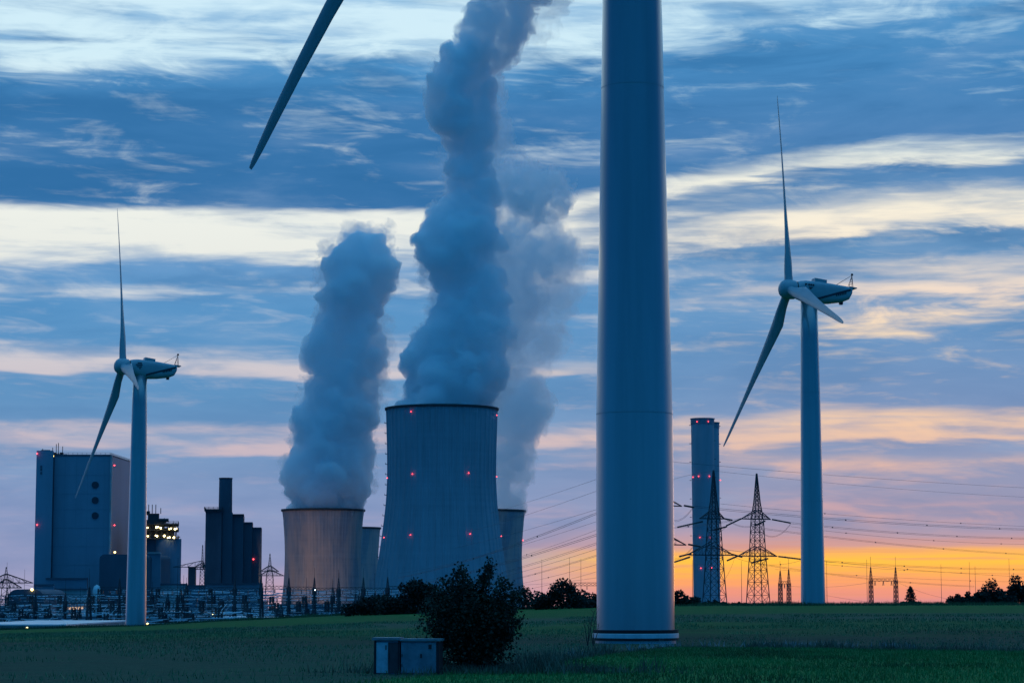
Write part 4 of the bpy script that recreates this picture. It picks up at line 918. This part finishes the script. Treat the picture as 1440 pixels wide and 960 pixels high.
# switchgear: post insulators, breakers, transformers
def switch_proto():
    root = thing('disconnector_switch', 'dark three-post disconnector switch', 'switchgear', (0, 0, 0), 'disconnector switches')
    q = MB()
    for x in (-2.4, 0, 2.4): q.box((x, 0, 1.4), (.45, .45, 2.8)); 
    q.box((0, 0, 2.9), (5.8, .5, .22)); q.build('support_frame', M['steel'], root)
    for x in (-2.4, 0, 2.4):
        q = MB()
        for k in range(8): q.lathe((x, 0, 3.0 + k * .36), [(.13, 0), (.30, .1), (.30, .16), (.13, .3)], 8)
        q.build('post_insulator', M['insul'], root)
    q = MB(); q.tube((-2.7, 0, 6.0), (2.7, 0, 6.1), .13, n=6); q.tube((0, 0, 6), (1.6, 0, 8.0), .08, n=6); q.build('contact_arm', M['steel_light'], root)
    return root
def dup(root, loc, rz, label, group, sc=1):
    c = root.copy(); link(c); c.location = loc; c.rotation_euler = (0, 0, rz); c.scale = (sc, sc, sc); c['label'] = label; c['group'] = group
    for ch in list(root.children):
        k = ch.copy(); link(k); k.parent = c
        for s in ch.children: s2 = s.copy(); link(s2); s2.parent = k
    return c
sw = switch_proto(); first = True
for Y, n in ((955, 40), (915, 34), (875, 36), (795, 32), (745, 18)):
    for i in range(n):
        px = -25 + (570 - (980 - Y) * .25) * (i + rg.uniform(.1, .9)) / n; sc = rg.uniform(.85, 1.7) if Y > 800 else rg.uniform(.8, 1.15); loc = (X(px, Y), Y + rg.uniform(-14, 14), PLAIN - .05)
        lb, gr = 'small dark disconnector switch in the %s of the switchyard' % where(px), 'disconnector switches, %s' % where(px)
        if first: sw.location = loc; sw.scale = (sc,) * 3; sw['label'] = lb; sw['group'] = gr; first = False
        else: dup(sw, loc, rg.uniform(-.5, .5), lb, gr, sc)
def transformer(label, px, Y, sc=1.0):
    x = X(px, Y); root = thing('transformer', label, 'transformer', (x, Y, PLAIN), 'power transformers'); z = PLAIN
    q = MB(); q.box((x, Y, z + 2.6 * sc), (7 * sc, 3.6 * sc, 4.4 * sc)); q.build('tank', M['clad_mid'], root)
    q = MB()
    for k in range(9): q.box((x - 3 * sc + k * .75 * sc, Y - 2.3 * sc, z + 2.4 * sc), (.25 * sc, 1.0 * sc, 3.6 * sc))
    q.build('radiator', M['clad'], root)
    q = MB(); q.tube((x - 2.6 * sc, Y, z + 6.2 * sc), (x + 1.6 * sc, Y, z + 6.2 * sc), .6 * sc, n=12); q.box((x - 2 * sc, Y, z + 5.3 * sc), (.3, .3, 1.2 * sc)); q.box((x + 1 * sc, Y, z + 5.3 * sc), (.3, .3, 1.2 * sc)); q.build('expansion_vessel', M['clad'], root)
    for k in (-2, 0, 2):
        q = MB(); q.tube((x + k * sc, Y + .8, z + 4.8 * sc), (x + k * 1.2 * sc, Y + 1.1, z + 8.2 * sc), .28 * sc, .14 * sc, n=8); q.build('bushing', M['insul'], root)
for px, Y, l in ((150, 940, 'transformer between the boiler house foot and the boiler house turbine'), (300, 940, 'transformer below the first old boiler block'), (352, 935, 'transformer below the lowest old boiler block'), (418, 940, 'transformer below the left half of the brownish cooling tower'), (500, 940, 'transformer below the narrow pale cooling tower'), (228, 930, 'transformer just right of the boiler house turbine')): transformer(l, px, Y, 1.25)
# relay buildings in the yard
def hall(label, p0, p1, ytop, Y, dep, m, roof, windows=0, name='switchgear_building'):
    x0, x1 = X(p0, Y), X(p1, Y); z1 = Z(ytop, Y); root = thing(name, label, 'building', ((x0 + x1) / 2, Y, PLAIN))
    q = MB(); q.box(((x0 + x1) / 2, Y + dep / 2, (PLAIN + z1) / 2), (x1 - x0, dep, z1 - PLAIN)); q.build('wall', m, root)
    q = MB(); q.box(((x0 + x1) / 2, Y + dep / 2, z1 + .23), (x1 - x0 + 1, dep + 1, .4)); q.build('roof', roof, root)
    for r_, zz in enumerate((z1 - 2.0, z1 - 5.2) if windows else ()):
        for i in range(windows):
            if rg.random() < .2: continue
            w = (x1 - x0) / windows; q = MB(); q.box((x0 + (i + .5) * w, Y - .03, zz), (w * .62, .12, 1.7)); o = q.build('lit_window', M['litwin'], root)
            q = MB(); q.box((x0 + (i + .5) * w, Y - .12, zz), (.12, .1, 1.7)); q.build('mullion', M['clad_dark'], o)
    return root
hall('two-storey switch building with warm lit windows behind the gantries, left of the turbine tower', 88, 118, 848, 1010, 18, M['clad_pale'], M['clad_dark'], 7)
hall('long low relay building behind the gantries under the old boiler blocks', 296, 372, 846, 1060, 16, M['clad_mid'], M['clad_pale'])
hall('low relay building behind the gantries under the brownish cooling tower', 392, 520, 850, 1080, 14, M['clad_mid'], M['clad_mid'])
hall('low relay building at the far left behind the gantries', -30, 70, 852, 1060, 14, M['clad_mid'], M['clad_pale'])
hall('long flat warehouse with a broad pale roof at the lower left, over the field edge', -60, 92, 879.5, 640, 110, M['clad_pale'], M['roof_white'], name='warehouse')
for l, p0, p1, yt, Y, dp in (('long shed with a pale flat roof behind the front gantries by the warehouse', 10, 150, 866, 880, 70), ('flat pale shed roof deep in the yard, below the silo tower', 205, 290, 861, 960, 70),
    ('flat pale shed roof in the yard below the old boiler blocks', 300, 392, 869, 840, 60), ('flat pale shed roof in the yard below the brownish cooling tower', 400, 505, 860, 930, 60), ('small pale shed roof in the yard at the hedge end', 470, 540, 852, 1020, 60)):
    hall(l, p0, p1, yt, Y, dp, M['clad_mid'], M['roof_white'], name='yard_shed')
def yard_lamp(label, px, py, Y, m='lampy', r=.5):
    r *= .7
    p = P(px, py, Y); z0 = min(p.z - 1.0, gz(p.x, p.y) - .1); root = thing('yard_lamp', label, 'lamp', (p.x, p.y, z0), 'lamps in the switchyard')
    q = MB(); q.tube((p.x, p.y, z0), (p.x, p.y, p.z), .09, n=6); q.build('pole', M['steel'], root); q = MB(); q.ball(p, r, 10, 6); q.build('lamp_head', M[m], root, True)
for l, px, py, Y, m, r_ in (('yellow lamp at the far left corner of the field edge', 24.5, 885, 600, 'lampy', .42), ('bright lamp above the pale warehouse roof at lower left', 38, 882.5, 600, 'lampw', .42), ('yellow lamp at the foot of the boiler house turbine', 207.5, 877, 640, 'lampy', .5), ('single yellow lamp at the field edge below the old boiler blocks', 366, 872.5, 640, 'lampy', .45),
    ('left lamp of the dim pair at the field edge', 330, 873.5, 660, 'lampw', .28), ('right lamp of the dim pair at the field edge', 334, 873.5, 660, 'lampw', .28), ('dim lamp low in the switchyard below the first old boiler block', 299, 864, 860, 'lampw', .4), ('cool white lamp below the middle of the brownish cooling tower', 443, 829, 950, 'lampc', .34),
    ('faint lamp near the field edge right of the boiler house turbine', 302, 874, 660, 'lampw', .25), ('faint lamp before the pale warehouse roof end', 108, 882, 610, 'lampy', .25), ('cool lamp in the yard left of the tallest spire mast', 96, 866, 900, 'lampw', .35)): yard_lamp(l, px, py, Y, m, r_)

# ------------------------------------------------------------------ trees, hedges, bush
def crown_points(lobes, n, rnd):
    out = []
    tot = sum(l[3] ** 2 for l in lobes)
    for c in lobes:
        for _ in range(int(n * c[3] ** 2 / tot) + 4):
            v = Vector((rnd.gauss(0, 1), rnd.gauss(0, 1), rnd.gauss(0, 1))).normalized() * (rnd.random() ** .33); k = 1 + .35 * noise.noise(v * 2.5 + Vector(c[:3]) * .3)
            out.append(Vector((c[0] + v.x * c[3] * k, c[1] + v.y * c[3] * k, c[2] + v.z * c[3] * k * c[4])))
    return out
def bush_tree(name, label, cat, px0, px1, ytop, Y, n, leaf=.34, group='bushes and trees on the field edge', seed=1, lob=9, mt='leaf_tree', trunks=3):
    rnd = random.Random(seed); k = Y / F; cx = X((px0 + px1) / 2, Y); hw = (px1 - px0) / 2 * k; zb = gz(cx, Y); H = Z(ytop, Y) - zb
    root = thing(name, label, cat, (cx, Y, zb), group); lobes = []
    for i in range(lob):
        x = rnd.uniform(-1, 1); hmax = H * math.sqrt(max(.08, 1 - abs(x) ** 2.2)); r = rnd.uniform(.16, .30) * min(H, hw * 1.6); r = min(r, hmax * .5)
        lobes.append((cx + x * (hw - r * .8), Y + rnd.uniform(-.5, .5) * hw, zb + rnd.uniform(.35, 1) * (hmax - r), r, .9))
    lobes.append((cx, Y, zb + H - .24 * min(H, hw * 1.6), .24 * min(H, hw * 1.6), .95))
    nb_ = max(4, int(hw / H * 5))
    for i in range(nb_):
        x = lerp(-.8, .8, i / (nb_ - 1)); r = min(H * .36, hw * .4); lobes.append((cx + x * hw, Y + rnd.uniform(-1, 1), zb + r * .7, r, .85))
    t = MB()
    for i in range(trunks):
        x = cx + rnd.uniform(-.35, .35) * hw; tp = lobes[i]; p1 = Vector((lerp(x, tp[0], .5), Y, zb + H * .35)); t.tube((x, Y, zb - .2), p1, .22, .15, 7); t.tube(p1, tp[:3], .15, .05, 6)
        for j in range(3): l2 = rnd.choice(lobes); t.tube(p1, l2[:3], .09, .03, 5)
    t.build('trunk', M['bark'], root)
    m = MB()
    for p in crown_points(lobes, n, rnd):
        if p.z > zb - .3: m.leaf(p, leaf)
    m.build('crown', M[mt], root); return root
bush_tree('hedge_bush', 'broad dark bush left of and behind the near bush', 'bush', 532, 640, 812, 455, 7200, .5, seed=2, lob=24)
bush_tree('hedge_bush', 'low end of the hedge sloping down to the switchyard', 'bush', 478, 588, 835, 462, 4800, .48, seed=3, lob=22)
bush_tree('hedge_bush', 'dark bush directly behind the near bush, filling in between hedge and cooling tower', 'bush', 610, 705, 826, 462, 4200, .5, seed=4, lob=12)
bush_tree('hedge_bush', 'loose bush at the right of the near bush with sky showing through', 'bush', 706, 762, 822, 470, 1500, .42, seed=5, lob=9)
bush_tree('hedge_bush', 'rounded dark bush midway between the near bush and the giant turbine tower', 'bush', 750, 830, 812, 452, 4600, .5, seed=6, lob=13)
bush_tree('hedge_bush', 'small bush touching the left side of the giant turbine tower', 'bush', 812, 858, 833, 455, 1400, .42, seed=7, lob=7)
bush_tree('hedge_bush', 'bush at the right side of the giant turbine tower, falling off to the right', 'bush', 930, 984, 829, 470, 2600, .45, seed=8, lob=10)
bush_tree('hedge_bush', 'low scrub at the foot of the chimney pylon', 'bush', 988, 1022, 843, 474, 800, .4, seed=9, lob=7, trunks=1)
bush_tree('hedge_bush', 'tiny scrub between the two pylons', 'bush', 1028, 1050, 845.5, 474, 300, .35, seed=10, lob=4, trunks=1)
bush_tree('hedge_bush', 'low scrub beside the small conifer', 'bush', 1264, 1296, 843, 478, 500, .35, seed=12, lob=6, trunks=1)
bush_tree('broadleaf_tree', 'low left end of the tree group at the right edge', 'tree', 1330, 1392, 831, 480, 2200, .45, seed=13, lob=10)
bush_tree('broadleaf_tree', 'open-crowned tree standing above the middle of the right tree group', 'tree', 1374, 1416, 811, 482, 1500, .42, seed=14, lob=11)
bush_tree('broadleaf_tree', 'dense tree at the right edge of the picture', 'tree', 1398, 1462, 808, 484, 5200, .5, seed=15, lob=14)
bush_tree('broadleaf_tree', 'rounded tree filling the lower middle of the right tree group', 'tree', 1356, 1430, 828, 481, 3600, .5, seed=16, lob=12)
def conifer(label, px, ytop, Y, hwpx):
    k = Y / F; x = X(px, Y); zb = gz(x, Y); H = Z(ytop, Y) - zb; root = thing('small_conifer', label, 'tree', (x, Y, zb)); rnd = random.Random(4)
    q = MB(); q.tube((x, Y, zb - .1), (x, Y, zb + H), .09, .02, 6); q.build('trunk', M['bark'], root); m = MB()
    for _ in range(1100):
        t = rnd.random(); w = hwpx * k * interp([(0, .35), (.12, .9), (.3, 1), (.7, .62), (.9, .35), (1, .05)], t) * (.75 + .4 * rnd.random() * (1 + math.sin(t * 34) * .6) / 1.3); a = rnd.uniform(0, 6.28); r = w * rnd.random() ** .5
        m.leaf((x + math.cos(a) * r, Y + math.sin(a) * r, zb + H * (.06 + .92 * t)), .28)
    m.build('crown', M['leaf_con'], root)
conifer('small lone conifer on the field edge right of the spiked portal', 1280.5, 823.5, 478, 8.5)

# the near bush
YN = 62.0; cx = X(668, YN); zb = gz(cx, YN); rn = random.Random(21)
nb = thing('near_bush', 'tall leafy bush with two upright shoots beside the grey electrical cabinet', 'bush', (cx, YN, zb))
stem = MB(); fol = MB()
tips = [(646, 795), (652, 799), (640, 806), (690, 788), (686, 796), (664, 818), (678, 812), (706, 813), (712, 822), (726, 832), (722, 856), (730, 872), (718, 884), (632, 818), (622, 815), (614, 826), (606, 838), (601, 852), (604, 868), (600, 876), (612, 884), (650, 820), (666, 828), (640, 836), (692, 832), (704, 842), (660, 840), (680, 845), (630, 850), (715, 855), (650, 860), (695, 865), (622, 868), (670, 872)]
for i, (px, py) in enumerate(tips + [(rn.uniform(616, 714), rn.uniform(838, 890)) for _ in range(26)]):
    tip = P(px, py, YN + rn.uniform(-.9, .9)); b0 = Vector((cx + rn.uniform(-.35, .35), YN + rn.uniform(-.3, .3), zb))
    midp = b0.lerp(tip, .5) + Vector((rn.uniform(-.15, .15), rn.uniform(-.2, .2), .25)); pts = []
    for k in range(9): t = k / 8; pts.append((b0 * (1 - t) ** 2 + midp * 2 * t * (1 - t) + tip * t * t))
    for k in range(8): stem.tube(pts[k], pts[k + 1], .022 * (1 - k / 9) + .004, .022 * (1 - (k + 1) / 9) + .004, 5, False)
    nl = 420 if i < 16 else 400
    for _ in range(nl):
        t = rn.random() ** .7; t = .12 + .88 * t; k = min(7, int(t * 8)); p = pts[k].lerp(pts[k + 1], t * 8 - k); s = lerp(.30, .075, t) if i < 16 else lerp(.34, .16, t)
        fol.leaf(p + Vector((rn.gauss(0, s), rn.gauss(0, s), rn.gauss(0, s * .8))), .08, .6)
    for _ in range(8):
        t = rn.uniform(.4, 1); k = min(7, int(t * 8)); p = pts[k].lerp(pts[k + 1], t * 8 - k); e = p + Vector((rn.gauss(0, .16), rn.gauss(0, .16), rn.uniform(0, .22))); stem.tube(p, e, .006, .003, 4, False)
        for _ in range(7): fol.leaf(p.lerp(e, rn.uniform(.4, 1.1)) + Vector((rn.gauss(0, .03),) * 3), .075, .6)
stem.build('stem', M['bark'], nb); fol.build('foliage', M['leaf_bush'], nb)

# electrical cabinet beside the bush
YC = 60.0; kx = YC / F
def cab_pt(px, py): return P(px, py, YC)
xl, xm, xr = X(526.5, YC), X(563, YC), X(618, YC); zbt = Z(948, YC); ztp = Z(896.5, YC)
ang = -.10
cb = thing('electrical_cabinet', 'grey double electrical cabinet with a white door panel at the field margin', 'cabinet', (xl, YC, zbt)); ca, sa = math.cos(ang), math.sin(ang)
def cbox(mb, u0, u1, v0, v1, z0, z1):
    c = ((u0 + u1) / 2, (v0 + v1) / 2); return mb.box((xl + c[0] * ca - c[1] * sa, YC + c[0] * sa + c[1] * ca, (z0 + z1) / 2), (u1 - u0, v1 - v0, z1 - z0), ang)
Wm, Wr = (xm - xl) / ca, (xr - xl) / ca
q = MB(); cbox(q, .03, Wm - .03, .03, .72, zbt, ztp - .02); cbox(q, Wm + .03, Wr - .03, .03, .72, zbt, ztp - .04); q.build('cabinet_body', M['cab'], cb)
for u in (0, Wm - .045, Wr - .06): q = MB(); cbox(q, u, u + (.05 if u < Wr - .1 else .06), -.012, .76, zbt, ztp - .06); q.build('corner_post', M['cab_dark'], cb)
q = MB(); cbox(q, -.05, Wm - .01, -.06, .80, ztp - .055, ztp + .01); cbox(q, Wm + .0, Wr + .03, -.06, .80, ztp - .075, ztp - .02); q.build('roof_slab', M['cab_roof'], cb)
q = MB(); cbox(q, .065, .36, -.028, .03, zbt + .05, ztp - .11); d1 = q.build('door', M['cab_white'], cb); d1['label'] = 'white narrow door'
q = MB(); cbox(q, .30, .325, -.045, -.026, ztp - .30, ztp - .18); q.build('handle', M['cab_dark'], d1)
q = MB(); cbox(q, .38, Wm - .05, -.022, .03, zbt + .05, ztp - .11); d2 = q.build('door', M['cab_red'], cb); d2['label'] = 'dark reddish door'
q = MB(); cbox(q, .385, .40, -.04, -.02, ztp - .50, ztp - .38); q.build('handle', M['cab_dark'], d2)
q = MB(); cbox(q, Wm + .035, Wr - .075, -.024, .03, zbt + .05, ztp - .12); d3 = q.build('door', M['cab'], cb); d3['label'] = 'wide grey door'
q = MB(); cbox(q, Wm + .53, Wm + .57, -.045, -.022, ztp - .50, ztp - .40); q.build('handle', M['cab_dark'], d3)
q = MB(); cbox(q, Wm + .74, Wm + .82, -.045, -.022, ztp - .27, ztp - .16); q.build('lock_box', M['cab_dark'], d3)
q = MB()
for zz in (.2, .45): cbox(q, Wm + .05, Wm + .065, -.04, -.022, zbt + zz, zbt + zz + .08)
q.build('hinge', M['cab_dark'], d3)

# bare saplings beside the giant tower foot
for l, px, Y, tp in (('bare thin sapling left of the giant tower foot', 826, 132, ((829, 866), (836, 858), (822, 874))), ('second bare sapling leaning against the giant tower foot', 834, 134, ((839, 862), (831, 870), (842, 876)))):
    x = X(px, Y); zb_ = gz(x, Y); q = MB(); rr_ = random.Random(px)
    for tx, ty in tp:
        a = Vector((x, Y, zb_ - .05)); e = P(tx, ty, Y); m_ = a.lerp(e, .5) + Vector((rr_.uniform(-.15, .15), 0, .1)); q.tube(a, m_, .03, .022, 5); q.tube(m_, e, .022, .008, 5)
        for _ in range(6): p = m_.lerp(e, rr_.random()); q.tube(p, p + Vector((rr_.uniform(-.3, .3), rr_.uniform(-.2, .2), rr_.uniform(.1, .4))), .010, .004, 4)
    tag(q.build('bare_sapling', M['bark'], None, origin=(x, Y, zb_)), l, 'sapling')

# ------------------------------------------------------------------ grass, stubble, weeds (nobody could count them)
def blades(name, label, cat, n, gen, mtl):
    m = MB(); rnd = random.Random(len(name) * 3)
    for _ in range(n):
        r = gen(rnd)
        if not r: continue
        x, y, h, w = r; z = gz(x, y) - .02; a = rnd.uniform(0, 3.14); dx, dy = math.cos(a) * w, math.sin(a) * w; lx, ly = rnd.gauss(0, .3) * h, rnd.gauss(0, .3) * h
        k = len(m.v); m.v += [(x - dx, y - dy, z), (x + dx, y + dy, z), (x + lx, y + ly, z + h)]; m.f.append((k, k + 1, k + 2))
    return tag(m.build(name, mtl), label, cat, kind='stuff')
def frus(rnd, y0, y1, p0=-60, p1=1500):
    u = rnd.random(); y = math.sqrt(lerp(y0 * y0, y1 * y1, u)); return X(rnd.uniform(p0, p1), y), y
def g_near(r):
    x, y = frus(r, 40, 128)
    if y > edge_y(x) + r.gauss(0, 1.2): return None
    return x, y, r.uniform(.06, .17), .012 + y * .0001
blades('grass', 'short bright green cereal blades in the near strip of field', 'grass', 110000, g_near, M['blade_grass'])
def g_stub(r):
    x, y = frus(r, 42, 300)
    if y < edge_y(x) or noise.noise(Vector((x * .12, y * .05, 7))) < -.15: return None
    return x, y, r.uniform(.05, .22) * (.5 if 4 < x < 12 and y < 150 else 1 if y < 180 else 1.5), .012 + y * .00012
blades('stubble_grass', 'dull stubble and sparse growth on the bare soil strips', 'stubble', 60000, g_stub, M['stubble'])
def g_weed(r):
    if r.random() < .5:
        x = r.uniform(-3, 26); y = edge_y(x) + abs(r.gauss(0, 3.0)) + .5
    else:
        x = r.gauss(cx + .6, 1.5); y = YN + r.gauss(.2, .9)
    h = r.uniform(.15, .5) * (.3 if 3.5 < x < 12.5 and y > 100 else 1) * (1.25 if noise.noise(Vector((x * .6, y * .3, 2))) > .1 else .6); 
    if y < 58.5 + 0 and x < 0.2: return None
    return x, y, h, .014 + y * .0001
blades('weeds', 'tall dry weeds along the grass margin and round the near bush', 'weeds', 15000, g_weed, M['weed'])
def g_crest(r):
    px = r.uniform(-60, 1500); yc = crest_y(px) + r.uniform(-45, 6); x = X(px, yc)
    return x, yc, abs(r.gauss(.25, .16)) * (1 + 1.3 * max(0, noise.noise(Vector((x * .12, 0, 4))))) + .1, .06
blades('tall_grass', 'ragged tall grass fringe along the field edge on the skyline', 'grass', 34000, g_crest, mat('fringe_grass', (.03, .11, .045), .9, 0, .4, .15))
def g_head(r):
    x = r.uniform(2, 22); y = edge_y(x) + abs(r.gauss(0, 2.5)) + 3
    if not (noise.noise(Vector((x * .5, y * .2, 12))) > .12): return None
    return x, y, r.uniform(.25, .5), .035
blades('seed_heads', 'pale dry seed heads scattered along the grass margin', 'weeds', 900, g_head, mat('seed_head', (.34, .36, .36), .9, 0, .2, 1))
